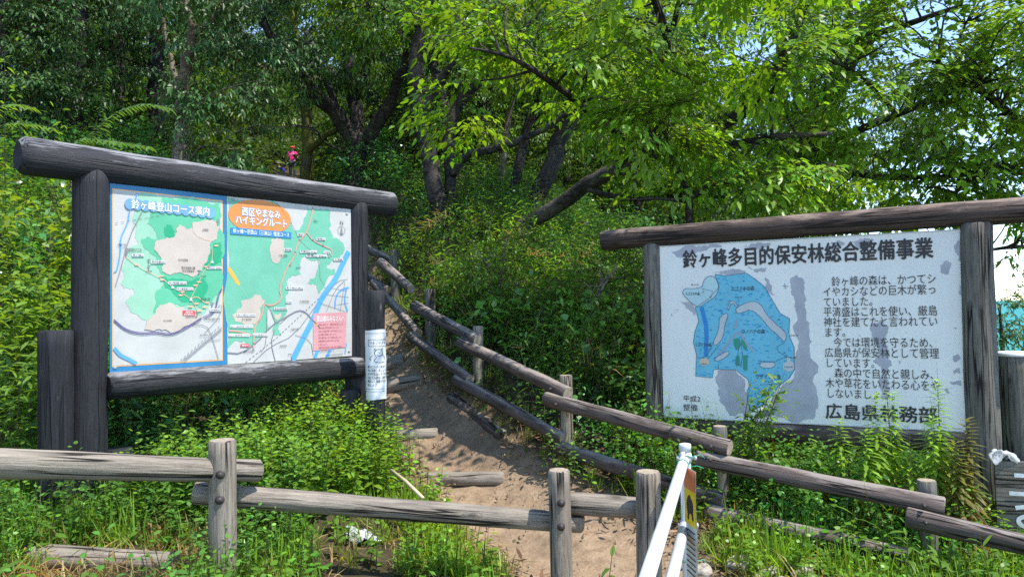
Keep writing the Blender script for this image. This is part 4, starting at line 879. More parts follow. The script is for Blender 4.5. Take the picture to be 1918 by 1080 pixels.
# ================================================================== far right: capped post, lettered wooden sign
logpost(1897, 5.05, .112, zat(1895, 665, 5.05), 'thick grey log post with a white cap at the right edge', 25, M['greypost'], cap=paint('white_cap', (.75, .76, .76), .7, .2, .1, 30))
q0 = at(1866, 930, 4.55); Q1 = Vector((q0.x + 1.0, q0.y - .35, 0)); WPn = Plane((q0.x, q0.y), (Q1.x, Q1.y), zat(1866, 1010, 4.55), zat(1866, 862, 4.55), 0)
ws = thing('wooden_sign', (q0.x, q0.y, H(q0.x, q0.y)), 'old grey plank sign with white painted letters at the right edge', 'sign')
for i in range(3):
    mb = MB(); h3 = WPn.h / 3; c_ = WPn.pos(.5, h3 * (i + .5), -.015 + .003 * (i % 2)); mb.box(c_, WPn.d * .5, WPn.n * .014, Vector((0, 0, h3 / 2 - .002))); mb.build('plank', M['greypost'], ws)
for u_ in (.12, .88):
    mb = MB(); c_ = WPn.pos(u_, 0, -.075); mb.log((c_.x, c_.y, H(c_.x, c_.y) - .3), (c_.x, c_.y, WPn.z1 - .03), .045, .045, 130 + int(u_ * 9), 16); mb.build('post', M['greypost'], ws)
def f(m_):
    s_ = .006; hh = WPn.h
    for pts in ([(.1, .83), (.3, .83)], [(.2, .83), (.2, .6)], [(.07, .6), (.33, .6)], [(.1, .42), (.2, .46), (.28, .4), (.28, .26), (.2, .17), (.12, .2), (.11, .3), (.2, .34)]):
        stroke(m_, WPn, [(a_, b_ * hh) for a_, b_ in pts], .026, s_, 2 if len(pts) > 3 else 0, st=True, clip=False)
sub('lettering', paint('white_brush_paint', (.72, .73, .73), .6, .2, .2, 40), ws, f)
# ---- crumpled white plastic, stones, dry cane
def crumple(name, px, py, Y, sx, sy, sz, seed, label, cat_, m_, sag=0.0):
    """a thin sheet crushed into folds, with a torn outline"""
    q_ = at(px, py, Y); rg = np.random.default_rng(seed); n = 34; u, v = np.meshgrid(np.linspace(-1, 1, n), np.linspace(-1, 1, n)); z = np.zeros_like(u)
    for k in range(16):
        a_, o_ = rg.uniform(0, 3.14), rg.uniform(-1, 1); t = u * math.cos(a_) + v * math.sin(a_) - o_ * .8; z += rg.uniform(.1, .45) * np.exp(-np.abs(t) * rg.uniform(3, 9)) * rg.choice([1, 1, -1])
    r_ = np.hypot(u, v); out = 1 + .25 * np.sin(3 * np.arctan2(v, u) + seed) + .12 * np.sin(7 * np.arctan2(v, u)); k_ = np.minimum(1, out / np.maximum(r_ * 1.05, .01)); u, v = u * k_, v * k_
    x = q_.x + sx * u + rg.normal(0, .002, u.shape); y = q_.y + sy * v; zz = (z - z.min()) * sz + (1 - r_) * sz * .5 - sag * np.clip(r_ - .45, 0, 1) ** 1.2
    g_ = hz(x, y) + .005 if not sag else np.full(u.shape, q_.z); mb = MB(); mb.add(np.stack([x, y, g_ + np.maximum(zz, -.2 if sag else .0)], -1).reshape(-1, 3).tolist(), [(i * n + j, i * n + j + 1, (i + 1) * n + j + 1, (i + 1) * n + j) for i in range(n - 1) for j in range(n - 1)], smooth=True)
    return tag(mb.build(name, m_, None, tuple(q_)), label, cat_)
pw = paint('white_plastic', (.4, .41, .42), .35, .5, .2, 18, .5)
crumple('plastic_bag', 678, 1003, 4.36, .12, .08, .04, 1, 'crumpled white plastic bag on the bare soil behind the front fence\'s middle rail', 'plastic bag', pw)
crumple('plastic_sheet', 1188, 764, 6.0, .07, .05, .05, 2, 'small white plastic scrap in the weeds by the forest sign', 'plastic', pw)
crumple('plastic_cover', 1876, 852, 4.56, .085, .06, .03, 3, 'white plastic cover draped on the left corner of the plank sign', 'plastic', pw, .05)
sm = mat('stone', (.4, .36, .3), .9, .15); nt = sm[1]; tc = N(nt, 'ShaderNodeTexCoord'); n1 = noise(nt, tc.outputs['Object'], 22, 6, .7)
nt.links.new(ramp(nt, n1, [(.3, (.22, .18, .14)), (.55, (.42, .37, .3)), (.75, (.58, .54, .47))]), sm[2].inputs['Base Color']); bump(nt, sm[2], n1, .8, .02)
def stone(px, py, Y, r, seed, label):
    rg = random.Random(seed); q_ = at(px, py, Y); g_ = H(q_.x, q_.y); mb = MB(); vs = []; nu, nv = 14, 8; ph = [rg.uniform(0, 6.3) for _ in range(5)]; e = (rg.uniform(.9, 1.4), rg.uniform(.7, 1), rg.uniform(.55, .8))
    for i in range(nv + 1):
        th = math.pi * i / nv
        for j in range(nu):
            a_ = 2 * math.pi * j / nu; rr = r * (1 + .16 * math.sin(2 * a_ + ph[0] + th) + .12 * math.sin(3 * th + a_ + ph[1]) + .08 * math.sin(5 * a_ + ph[2]) * math.sin(th))
            vs.append((q_.x + e[0] * rr * math.sin(th) * math.cos(a_), q_.y + e[1] * rr * math.sin(th) * math.sin(a_), g_ + r * .25 + e[2] * rr * math.cos(th)))
    mb.add(vs, [(i * nu + j, (i + 1) * nu + j, (i + 1) * nu + (j + 1) % nu, i * nu + (j + 1) % nu) for i in range(nv) for j in range(nu)])
    return tag(mb.build('stone', sm[0], None, (q_.x, q_.y, g_)), label, 'stone', 'stones at the trail mouth')
stone(1384, 1048, 4.25, .07, 1, 'pale stone nearest the white barrier, beside the dirt')
stone(1443, 1060, 4.1, .05, 2, 'rounded cream stone, the most rounded of the row')
stone(1418, 1064, 4.05, .032, 3, 'small white stone between two larger ones')
stone(1312, 1040, 4.2, .06, 4, 'grey stone right behind the barrier post')
stone(1470, 1082, 3.9, .07, 5, 'flat pale stone at the bottom edge of the photo')
stone(1503, 1062, 4.05, .05, 6, 'rightmost stone, half covered by grass')
stone(1376, 1062, 4.0, .03, 7, 'little brown stone in front of the pale one')
q0, q1 = at(733, 880, 4.9), at(792, 932, 4.35)
mb = MB(); mb.tube([q0, (q0 + q1) / 2 + Vector((0, 0, .01)), q1], [.011, .012, .011], 8); tag(mb.build('bamboo_cane', ink('cane', (.5, .4, .24), .5), None, tuple(q0)), 'pale dry bamboo cane leaning from the bush to the front fence', 'cane')

# ================================================================== trees
BARK = bark('cherry_bark', (.042, .035, .031), (.012, .01, .0095)); BARKP = bark('pale_bark', (.17, .135, .1), (.06, .047, .036)); BARKM = bark('mossy_bark', (.06, .05, .04), (.02, .017, .014), (.13, .14, .02), .46)
def catmull(pts, rad, sub=4):
    pts = [np.array(p, float) for p in pts]; o, r = [], []
    for i in range(len(pts) - 1):
        a, b_, c_, e = pts[max(i - 1, 0)], pts[i], pts[i + 1], pts[min(i + 2, len(pts) - 1)]
        for k in range(sub):
            t = k / sub; o.append(.5 * (2 * b_ + (c_ - a) * t + (2 * a - 5 * b_ + 4 * c_ - e) * t * t + (3 * b_ - a - 3 * c_ + e) * t ** 3)); r.append(rad[i] + (rad[i + 1] - rad[i]) * t)
    return o + [pts[-1]], r + [rad[-1]]
def sprays_of(seed, n, **kw):
    rg = np.random.default_rng(seed); return [spray(rg, **kw) for _ in range(n)]
SP = dict(
  bright=sprays_of(1, 8, leaf=.092, c=(.165, .305, .025), hang=.16, ratio=.5, droop=.4, side=5), mid=sprays_of(2, 5, leaf=.09, c=(.1, .2, .025), hang=.4),
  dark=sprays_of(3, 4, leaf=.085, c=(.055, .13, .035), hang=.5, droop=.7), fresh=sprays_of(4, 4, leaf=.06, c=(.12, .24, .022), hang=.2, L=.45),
  far=sprays_of(6, 4, L=.8, leaf=.15, c=(.06, .135, .025), side=4, hang=.4), fargreen=sprays_of(7, 4, L=.8, leaf=.15, c=(.1, .2, .022), side=4, hang=.4))
def tree(name, label, limbs, blobs, kind='mid', nb=40, ns=7, seed=1, barkm=None, group=None, base=None, fine=True, lm=None, sc=(.8, 1.25), sub=None, down=.15, brad=.022, cat_='tree'):
    """limbs: lists of (x, y, z, r); blobs: (centre, radii, weight) hold the crown; branches run from the limbs to the crown"""
    rg = np.random.default_rng(seed); L0 = limbs[0][0]; bx = base or (L0[0], L0[1], L0[2])
    T = thing(name, bx, label, cat_, group); mb = MB(); skel = []
    for li in limbs:
        P, R = catmull([q_[:3] for q_ in li], [q_[3] for q_ in li], 4)
        P = [p_ + rg.normal(0, r_ * .13, 3) for p_, r_ in zip(P, R)]
        mb.tube(P, R, 12 if max(R) > .08 else 8); skel += [(p_, r_) for p_, r_ in zip(P, R)]
    SP_ = np.array([s_[0] for s_ in skel]); SR = np.array([s_[1] for s_ in skel]); w_ = np.array([b_[2] for b_ in blobs], float); w_ /= w_.sum()
    pos, fwd = [], []
    for i in range(nb):
        c_, r_, _ = blobs[rg.choice(len(blobs), p=w_)]; dd = unit(rg.normal(0, 1, 3)); tg = np.array(c_) + dd * np.array(r_) * rg.uniform(.35, 1) ** .6
        cost = np.linalg.norm(SP_ - tg, axis=1) + .6 * np.maximum(0, SP_[:, 2] - tg[2]) + (SR < .012) * .5; j = int(np.argmin(cost + rg.uniform(0, .5, len(cost))))
        a_ = SP_[j]; v_ = tg - a_; Ln = np.linalg.norm(v_)
        if Ln < .15: continue
        mid1 = a_ + v_ * .35 + np.array([0, 0, .1 * Ln]) + rg.normal(0, .06 * Ln, 3); mid2 = a_ + v_ * .7 + np.array([0, 0, .08 * Ln]) + rg.normal(0, .06 * Ln, 3)
        r0 = min(SR[j] * .7, brad * (.5 + .4 * Ln)); P, R = catmull([a_, mid1, mid2, tg], [r0, r0 * .7, r0 * .45, .004], 3); mb.tube(P, R, 5, False)
        skel_new = P[4:8]; SP_ = np.vstack([SP_, skel_new]); SR = np.concatenate([SR, R[4:8]])
        P = np.array(P); k = max(2, int(ns * (.6 + .25 * Ln)))
        t_ = rg.uniform(.4, 1, k) * (len(P) - 1.001); i0 = t_.astype(int); pp = P[i0] + (P[i0 + 1] - P[i0]) * (t_ - i0)[:, None]
        ax = unit(P[i0 + 1] - P[i0]); out = ax * .6 + rg.normal(0, .6, (k, 3)) * np.array([1, 1, .35]) + np.array([0, 0, -down]) + unit(pp - np.array(c_)) * .5
        ok = ~((np.abs(pp[:, 0] / np.maximum(pp[:, 1], .1) + .312) < .05) & (pp[:, 2] < 1.55 + .29 * pp[:, 1]) & (pp[:, 2] > 1.55 + .13 * pp[:, 1]) & (pp[:, 1] > 8)); pos.append(pp[ok]); fwd.append(out[ok])   # a gap in the twigs above the trail
    mb.build('trunk', barkm or BARK, T)
    if pos:
        l = orient(SP[kind], np.concatenate(pos), np.concatenate(fwd), rg, sc)
        leafobj('crown', l, lm or M['leafthin'], T, fine=fine)
    return T
def L(*pts, Y=None):
    """limb from photo points (px, py, Y, radius)"""
    return [(*at(px, py, y_), r) for px, py, y_, r in pts]
def grounded(li, dz=.25):
    x, y, z, r = li[0]; g_ = H(x, y); return [(x, y, min(z, g_) - dz, r * 1.35), (x, y, max(z, g_ + .1), r)] + li[1:]
def B(px, py, Y, rx, ry, rz, w_=1): return (tuple(at(px, py, Y)), (rx, ry, rz), w_)

# twin-stemmed cherry in the middle
tree('cherry_tree', 'dark two-stemmed cherry tree rising from the bushes in the middle', [
  grounded(L((830, 415, 11, .16), (815, 340, 11, .135), (797, 265, 11, .125), (785, 190, 10.9, .115), (778, 100, 10.8, .1), (800, 20, 10.7, .08), (815, -60, 10.6, .05))),
  grounded(L((848, 415, 11.1, .095), (843, 330, 11.1, .09), (842, 250, 11.0, .09), (856, 200, 11, .09), (900, 150, 10.8, .08), (950, 90, 10.5, .075), (1010, 30, 10.3, .05), (1060, -40, 10, .03))),
  L((842, 255, 11, .09), (826, 170, 11.2, .085), (812, 110, 11.3, .075), (850, 55, 11.4, .06), (880, 0, 11.4, .04)),
  L((848, 325, 11.05, .075), (872, 292, 10.8, .065), (920, 280, 10.4, .058), (975, 262, 10, .05), (1030, 235, 9.7, .04), (1080, 200, 9.4, .025)),
  L((790, 215, 10.9, .06), (820, 160, 10.6, .055), (845, 120, 10.4, .045), (870, 60, 10.2, .03))],
  [B(830, -20, 10.8, 1.8, 1.6, .7, 2), B(965, 55, 9.8, 1.1, 1.1, .35, 1.5), B(730, 20, 10.6, 1.1, 1.1, .5, 1.3)], 'mid', 56, 7, 11)
# heavy tree behind the map sign's right end
tree('cherry_tree', 'thick dark tree forking low above the right end of the map sign', [
  grounded(L((668, 330, 13, .2), (670, 290, 13, .19), (676, 262, 13, .19))),
  L((672, 270, 13, .17), (640, 230, 12.9, .15), (600, 185, 12.6, .13), (565, 145, 12.3, .11), (520, 85, 12, .08), (490, 40, 11.8, .05)),
  L((668, 262, 13.1, .14), (664, 190, 13.2, .12), (650, 110, 13.2, .1), (630, 40, 13.1, .08), (615, -40, 13, .06)),
  L((684, 262, 13, .14), (715, 220, 12.7, .12), (745, 160, 12.5, .09), (765, 90, 12.3, .06)),
  L((664, 190, 13.2, .08), (690, 110, 13, .07), (705, 20, 12.8, .05)), L((640, 232, 12.9, .07), (600, 120, 13, .06), (575, 60, 13.2, .045))],
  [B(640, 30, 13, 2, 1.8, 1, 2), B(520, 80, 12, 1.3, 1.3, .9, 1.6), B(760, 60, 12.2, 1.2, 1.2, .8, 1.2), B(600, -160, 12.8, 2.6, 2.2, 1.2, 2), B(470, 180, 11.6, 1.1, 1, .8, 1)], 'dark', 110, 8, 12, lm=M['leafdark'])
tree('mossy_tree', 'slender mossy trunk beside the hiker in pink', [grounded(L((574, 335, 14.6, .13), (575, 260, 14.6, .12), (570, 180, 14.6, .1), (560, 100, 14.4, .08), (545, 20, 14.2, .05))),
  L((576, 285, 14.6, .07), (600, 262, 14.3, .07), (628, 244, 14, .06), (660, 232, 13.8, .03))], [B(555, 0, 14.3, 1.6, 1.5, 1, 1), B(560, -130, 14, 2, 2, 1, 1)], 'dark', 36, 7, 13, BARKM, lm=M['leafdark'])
tree('crooked_tree', 'pale crooked tree with forked bare limbs above the map sign', [grounded(L((338, 235, 11.5, .12), (341, 190, 11.5, .1), (345, 140, 11.5, .09), (352, 100, 11.4, .085), (364, 62, 11.3, .075), (350, 15, 11.2, .05), (340, -40, 11.2, .03))),
  L((362, 66, 11.3, .045), (395, 40, 11.1, .035), (425, 2, 11, .025), (440, -50, 10.9, .015)), L((341, 190, 11.5, .055), (325, 130, 11.6, .05), (310, 60, 11.7, .035), (300, 0, 11.7, .02)), L((352, 100, 11.4, .03), (385, 92, 11.2, .022), (420, 78, 11, .01))],
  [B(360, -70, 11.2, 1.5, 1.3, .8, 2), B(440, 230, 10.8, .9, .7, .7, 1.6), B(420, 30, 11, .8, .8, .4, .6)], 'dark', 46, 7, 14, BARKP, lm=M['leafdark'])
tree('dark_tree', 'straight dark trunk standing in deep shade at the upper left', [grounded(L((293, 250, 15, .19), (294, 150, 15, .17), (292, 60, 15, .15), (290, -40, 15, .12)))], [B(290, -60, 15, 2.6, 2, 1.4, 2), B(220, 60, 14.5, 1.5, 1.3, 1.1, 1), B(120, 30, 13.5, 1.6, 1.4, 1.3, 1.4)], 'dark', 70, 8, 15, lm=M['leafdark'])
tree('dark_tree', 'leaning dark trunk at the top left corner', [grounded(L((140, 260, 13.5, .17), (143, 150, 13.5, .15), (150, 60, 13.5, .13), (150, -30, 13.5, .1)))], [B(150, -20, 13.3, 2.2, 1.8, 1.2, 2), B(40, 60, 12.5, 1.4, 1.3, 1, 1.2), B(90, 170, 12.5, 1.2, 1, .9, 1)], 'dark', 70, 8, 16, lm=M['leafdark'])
tree('leaning_tree', 'dark trunk leaning right between the middle cherry and the canopy', [grounded(L((1005, 380, 11.6, .15), (1030, 310, 11.6, .14), (1058, 240, 11.6, .135), (1080, 180, 11.5, .13), (1098, 110, 11.4, .115), (1125, 20, 11.3, .1), (1150, -60, 11.2, .06))),
  L((1085, 165, 11.5, .09), (1060, 100, 11.4, .07), (1050, 20, 11.3, .05)), L((1098, 110, 11.4, .08), (1160, 60, 11.2, .06), (1230, 20, 11, .04))],
  [B(1120, -20, 11.2, 1.6, 1.4, .6, 2), B(1240, 60, 10.6, 1.2, 1.2, .8, 1)], 'mid', 34, 7, 17)
tree('slim_tree', 'slim dark trunk left of the leaning trunk', [grounded(L((955, 400, 12, .1), (968, 330, 12, .09), (985, 250, 12, .08), (1010, 180, 11.9, .06), (1035, 120, 11.8, .04)))], [B(1010, 80, 11.7, 1.2, 1.1, .8, 1)], 'mid', 24, 7, 18)
tree('slim_tree', 'thin pale trunk right behind the middle cherry', [grounded(L((932, 380, 13, .07), (940, 320, 13, .065), (948, 250, 13, .06), (965, 170, 12.9, .045), (990, 100, 12.8, .03)))], [B(960, 60, 12.8, 1.2, 1.1, .8, 1)], 'mid', 22, 7, 19, BARKP)
# the big bright canopy on the right: three trees
tree('canopy_tree', 'big leaning tree whose bright canopy hangs over the trail', [
  L((920, 480, 10, .15), (985, 425, 9.7, .11), (1040, 388, 9.4, .1), (1090, 352, 9.1, .095), (1150, 318, 8.8, .092), (1220, 288, 8.5, .088), (1300, 258, 8.2, .08), (1380, 215, 7.9, .09), (1440, 150, 7.6, .07), (1490, 60, 7.3, .05), (1520, -40, 7.1, .03)),
  L((1150, 318, 8.8, .07), (1200, 240, 8.2, .06), (1235, 160, 7.6, .05), (1250, 80, 7.1, .035), (1230, 0, 6.6, .02)),
  L((1300, 258, 8.2, .06), (1380, 270, 7.8, .05), (1470, 255, 7.5, .035), (1560, 250, 7.3, .02)),
  L((1220, 288, 8.5, .05), (1130, 230, 7.7, .04), (1040, 160, 6.9, .03), (960, 110, 6.4, .02), (880, 90, 6.1, .01)),
  L((1090, 352, 9.1, .04), (1180, 372, 8.6, .03), (1290, 366, 8.2, .025), (1400, 372, 8, .012)),
  L((1250, 80, 7.1, .03), (1200, -60, 6.2, .03), (1130, -160, 5.6, .02), (1050, -240, 5.2, .012)), L((1250, 80, 7.1, .03), (1300, -100, 6, .03), (1310, -240, 5.3, .015))],
  [B(1180, 150, 7.4, 1, .9, .6, 2), B(1330, 130, 7.2, 1.1, 1, .7, 2), B(1290, 30, 6.6, 1.2, 1, .5, 2), B(1060, 50, 6.6, .9, .9, .35, 1.8), B(930, 15, 6.4, .5, .6, .16, .8), B(1420, 270, 7.5, 1, .9, .45, 2), B(1500, 330, 7.7, 1, .9, .35, 1.2), B(1330, 340, 8, .9, .8, .3, 1),
   B(1290, -190, 5.4, 1.2, .9, .4, .7), B(1120, -180, 5.5, .7, .6, .3, .4), B(880, 235, 7.6, .45, .5, .15, .5), B(1240, 235, 6.6, .35, .4, .2, .7)], 'bright', 84, 7, 21, sc=(.8, 1.15))
tree('canopy_tree', 'canopy tree behind the forest sign with a thick dark limb near the top', [
  grounded(L((1450, 420, 9.6, .16), (1500, 300, 9.4, .15), (1560, 170, 9.1, .14), (1615, 75, 8.9, .13), (1650, 10, 8.8, .11), (1680, -80, 8.6, .07))),
  L((1560, 170, 9.1, .05), (1590, 60, 8.8, .045), (1590, -20, 8.6, .03)), L((1620, 70, 8.9, .05), (1700, 45, 8.4, .04), (1800, 10, 8, .025)), L((1500, 300, 9.4, .06), (1620, 240, 8.6, .05), (1740, 190, 8, .035), (1840, 150, 7.6, .02)), L((1500, 300, 9.4, .05), (1640, 330, 8.8, .04), (1760, 330, 8.3, .025), (1850, 320, 8, .012))],
  [B(1500, 90, 8, 1.2, 1, .8, 2), B(1640, 180, 8, 1.2, 1, .7, 2), B(1720, 60, 8, 1.2, 1.1, .7, 2), B(1640, 330, 8.6, 1.3, 1, .45, 2), B(1580, -90, 7.8, 1.4, 1.2, .5, 1), B(1800, 280, 8, .8, .8, .4, .8)], 'bright', 88, 7, 22, sc=(.8, 1.15))
tree('canopy_tree', 'loose canopy tree at the right edge with sky showing through', [
  grounded([(7.3, 8.6, H(7.3, 8.6), .14), (7.2, 8.5, 1.5, .12), (7.0, 8.4, 3.0, .1), (6.7, 8.2, 4.3, .08), (6.2, 8, 5.6, .05)]),
  L((2050, 300, 8.4, .05), (1950, 330, 8.3, .045), (1860, 310, 8.1, .04), (1790, 360, 8, .02)), L((2040, 250, 8.3, .05), (1940, 240, 8.2, .045), (1850, 180, 7.9, .04), (1760, 120, 7.6, .02)), L((2080, 440, 8.5, .04), (1960, 460, 8.4, .03), (1900, 462, 8.2, .025), (1840, 470, 8.1, .012))],
  [B(1890, 150, 7.8, .7, .9, .6, 2), B(1850, 220, 7.9, .9, .9, .7, 2), B(1890, 330, 8.1, .5, .6, .3, 1), B(1800, 60, 7.7, 1, 1, .7, 2), B(1880, 380, 8, .5, .5, .2, .7), B(1900, 450, 8.1, .3, .4, .25, .35), B(1900, 80, 7.6, .8, .9, .8, 1.6), B(1760, 370, 8.2, .6, .6, .18, .7)], 'bright', 100, 6, 23, sc=(.6, .95))
tree('sapling', 'small crooked bare-stemmed sapling left of the forest sign', [grounded(L((1292, 440, 7.4, .045), (1290, 375, 7.4, .042), (1277, 330, 7.3, .036), (1248, 285, 7.1, .03), (1220, 252, 6.9, .02))), L((1290, 380, 7.4, .022), (1320, 350, 7.3, .018), (1370, 345, 7.2, .01)), L((1290, 378, 7.4, .02), (1230, 372, 7.5, .015), (1160, 376, 7.6, .008))],
  [B(1230, 230, 6.8, .35, .35, .15, 1), B(1380, 330, 7.2, .4, .4, .2, .6)], 'bright', 16, 5, 24)
for i, (px, py, Y, up_, w_, lab) in enumerate(((925, 520, 8.0, .5, .45, 'slender sapling in the slope bushes below the slim dark trunk'), (1120, 540, 7.4, .5, .4, 'slender sapling just left of the forest sign\'s beam end'), (1185, 480, 7.8, .7, .4, 'slender sapling behind the forest sign\'s left post'))):
    p_ = at(px, py, Y); g_ = H(p_.x, p_.y); rr = random.Random(i); h_ = up_ + .5
    tree('slender_sapling', lab, [[(p_.x, p_.y, g_ - .2, .022), (p_.x + rr.uniform(-.1, .1), p_.y, g_ + h_ * .5, .017), (p_.x + rr.uniform(-.3, .3), p_.y, g_ + h_, .008)], [(p_.x, p_.y, g_ - .1, .015), (p_.x + rr.uniform(-.4, .4), p_.y, g_ + h_ * .8, .006)]], [((p_.x, p_.y, g_ + h_ * .8), (w_, w_, .4), 1)], 'fresh', 20, 4, 200 + i, BARKP, 'saplings on the slope', brad=.01, cat_='sapling')
# background wood: a few kinds, copied; each a thing of its own
def bgtree(seed, h, r, kind, lab):
    rg = np.random.default_rng(seed); li = [(0, 0, -.6, .2), (rg.normal(0, .2), 0, h * .3, .17), (rg.normal(0, .4), rg.normal(0, .3), h * .6, .11), (rg.normal(0, .5), rg.normal(0, .4), h * .95, .04)]
    l2 = [(li[1][0], li[1][1], h * .35, .1), (r * .3, r * .1, h * .55, .07), (r * .6, .2, h * .75, .03)]; l3 = [(li[1][0], li[1][1], h * .4, .09), (-r * .3, -.2, h * .6, .06), (-r * .6, -.3, h * .72, .03)]
    bl = [((rg.normal(0, r * .35), rg.normal(0, r * .35), h * z_), (r * s_, r * s_, h * .13), 1) for z_, s_ in ((.3, .75), (.45, .9), (.6, .9), (.75, .85), (.9, .6))]
    return tree('wood_tree', lab, [li, l2, l3], bl, kind, 85, 7, seed, None, 'trees of the wooded hillside', (0, 0, 0), False, M['leaf'], (.8, 1.3), down=.25)
labs = ('dark green tree in the wooded hillside behind', 'leafy mid green tree in the wooded hillside behind')
PRO = [bgtree(31, 8.5, 2.6, 'far', labs[0]), bgtree(32, 7.5, 2.8, 'fargreen', labs[1]), bgtree(33, 9.5, 2.4, 'far', labs[0])]
def copytree(o):
    c_ = o.copy(); COL.objects.link(c_)
    for ch in o.children: k = ch.copy(); k.parent = c_; COL.objects.link(k)
    return c_
spots = [(-.6, 15.2, .5), (1.2, 15.0, .45), (.3, 17, .6), (2.6, 14.2, .4), (-2.2, 15.6, .5), (-13, 14), (-12, 17.5), (-9.2, 16.5), (-14, 20), (-10, 22), (-3.6, 21.5), (-3.5, 18.5), (-.5, 18), (-2.2, 23), (1.2, 19), (4.5, 18), (1, 23), (-17, 25), (-12.5, 27), (-4.5, 28), (0.5, 29), (5, 24), (4, 30), (-20, 32), (-14, 36), (-1, 36), (-5, 36), (7.5, 20), (-6, 44), (3, 40), (-20, 44), (8, 29), (-9.5, 13), (6.3, 14), (-16, 13), (-28, 38), (10, 36), (-22, 20), (-13, 11)]
rg = random.Random(77); used = [0, 0, 0]
for i, q_ in enumerate(spots):
    x, y = q_[:2]; k = 1 if len(q_) == 3 else i % 3; o = PRO[k] if not used[k] else copytree(PRO[k]); used[k] = 1
    s_ = q_[2] if len(q_) == 3 else rg.uniform(.8, 1.2) * (.7 if y < 13 else 1); o.location = (x, y, H(x, y)); o.rotation_euler = (0, 0, rg.uniform(0, 6.28)); o.scale = (s_, s_, s_ * rg.uniform(.9, 1.1))

# ================================================================== undergrowth (nobody could count it)
def scatter(n, xr, yr, rng, near=0.0, keep=None, tmin=1.05):
    x = rng.uniform(*xr, n); y = rng.uniform(*yr, n); k = np.abs(x) < .82 * y + 1.2
    td = trail_d(x, y); k &= td > tmin
    k &= ~((np.abs(x / y + .318) < .055) & (y > 10.5) & (y < 34.5))
    if near: k &= rng.uniform(0, 1, n) < np.clip(near / np.maximum(y, .1), 0, 1)
    if keep is not None: k &= keep(x, y)
    x, y = x[k], y[k]; return np.stack([x, y, hz(x, y) - .01], 1)
def patch(x, y, s=1.0, o=0.0): return np.sin(x * 2.1 * s + o) + np.sin(y * 1.7 * s + 1.3 + o) + np.sin((x + y) * 3.3 * s + 2 * o) + .6 * np.sin((x - 2 * y) * 4.1 * s)
R1 = np.random.default_rng(101)
HB = [herb(R1, h=R1.uniform(.35, .7), n=9, leaf=.075, c=(.1, .22, .04)) for _ in range(4)] + [herb(R1, h=.5, n=14, leaf=.06, ratio=.35, opp=False, c=(.09, .17, .025)) for _ in range(2)]
SM = [bushlet(R1, r=.28, h=.6, n=120, leaf=.034, ratio=.55, c=(.08, .21, .045)) for _ in range(2)]
BU = SM + [bushlet(R1, r=.32, h=.65, n=95, leaf=.062, c=(.085, .23, .05)) for _ in range(3)] + [bushlet(R1, r=.3, h=.5, n=70, leaf=.082, ratio=.55, c=(.105, .27, .05)) for _ in range(2)]
SA = [sasa(R1, h=.6, n=10, l=.2, w_=.028, c=(.13, .24, .045)) for _ in range(4)]
TU = [tuft(R1, n=26, l=.3, c=(.21, .33, .04)) for _ in range(4)]; DRY = [tuft(R1, n=16, l=.28, w_=.007, c=(.36, .26, .12), spread=1.3, droop=.8) for _ in range(3)]
LOW = [herb(R1, h=.16, n=5, leaf=.045, ratio=.6, c=(.15, .29, .035)) for _ in range(4)]
def yb(p, a=(1, 1, 1), b_=(1, 1, 1)):   # patches of one tint or the other
    q_ = np.clip(.5 + .35 * patch(p[:, 0], p[:, 1], .45, .7), 0, 1)[:, None]; return np.array(a) * q_ + np.array(b_) * (1 - q_)
# hillside behind the trail fence and behind the map sign
def hill(x, y):
    right = (x > -.2 + (7 - y) * .6 + .1) & (y > 5.2); left = (y > 5.2 - .55 * x * 0) & (x < -1.0 - (y - 5.5) * .18) & (y > 6.3 + .75 * (x + 1.3) * 1.0)
    return (right | left | (y > 10.5)) & ~((x > .75) & (y < 6.35 - .49 * (x - 1.2)))
p_ = scatter(7000, (-10, 9), (5.0, 16), R1, 9, hill, 1.2); p_ = p_[patch(p_[:, 0], p_[:, 1], .9, 1.0) + R1.normal(0, .5, len(p_)) > -1.0]; big = (patch(p_[:, 0], p_[:, 1], 1.3, 3.0) > .35) & ~((p_[:, 1] > 7.6) & (p_[:, 0] > -2.2) & (p_[:, 0] < 2.0)); l1 = cat([place(BU[2:], p_[big], R1, (1.1, 1.9), yb(p_[big], (1.15, 1.05, .9), (.7, .85, 1.1)), .25), place(BU, p_[~big], R1, (.45, 1.0), yb(p_[~big], (1.12, 1.1, .9), (.8, .92, 1.1)), .25)])
p_ = scatter(5200, (-9, 8), (5.0, 13), R1, 8, hill, 1.15); p_ = p_[~((p_[:, 1] > 9.3) & (p_[:, 0] > -2) & (p_[:, 0] < -.2)) | (R1.uniform(0, 1, len(p_)) < .4)]; l2 = place(HB, p_, R1, (.6, 1.2), yb(p_, (1.05, 1.08, .9), (.8, .95, 1.1)))
tag(leafobj('undergrowth', cat([l1, l2]), M['leafglint']), 'dense leafy undergrowth covering the wooded slope', 'undergrowth', kind='stuff')
p_ = scatter(5200, (-9, 8), (5.2, 12.5), R1, 8, hill, 1.2); tag(leafobj('bamboo_grass', place(SA, p_, R1, (.6, 1.15), yb(p_, (1.1, 1.1, .85), (.9, 1, 1))), M['leafthin']), 'narrow bladed bamboo grass among the slope undergrowth', 'bamboo grass', kind='stuff')
p_ = scatter(5200, (-24, 18), (14, 46), R1, 0, None, 1.3); tag(leafobj('forest_floor_plants', place([bushlet(R1, r=.7, h=.9, n=60, leaf=.16, c=(.06, .125, .022)) for _ in range(3)], p_, R1, (.8, 1.6), yb(p_, (1.2, 1.1, .8), (.7, .8, 1))), M['leaf'], fine=False), 'shrubby plants on the forest floor farther up the hill', 'undergrowth', kind='stuff')
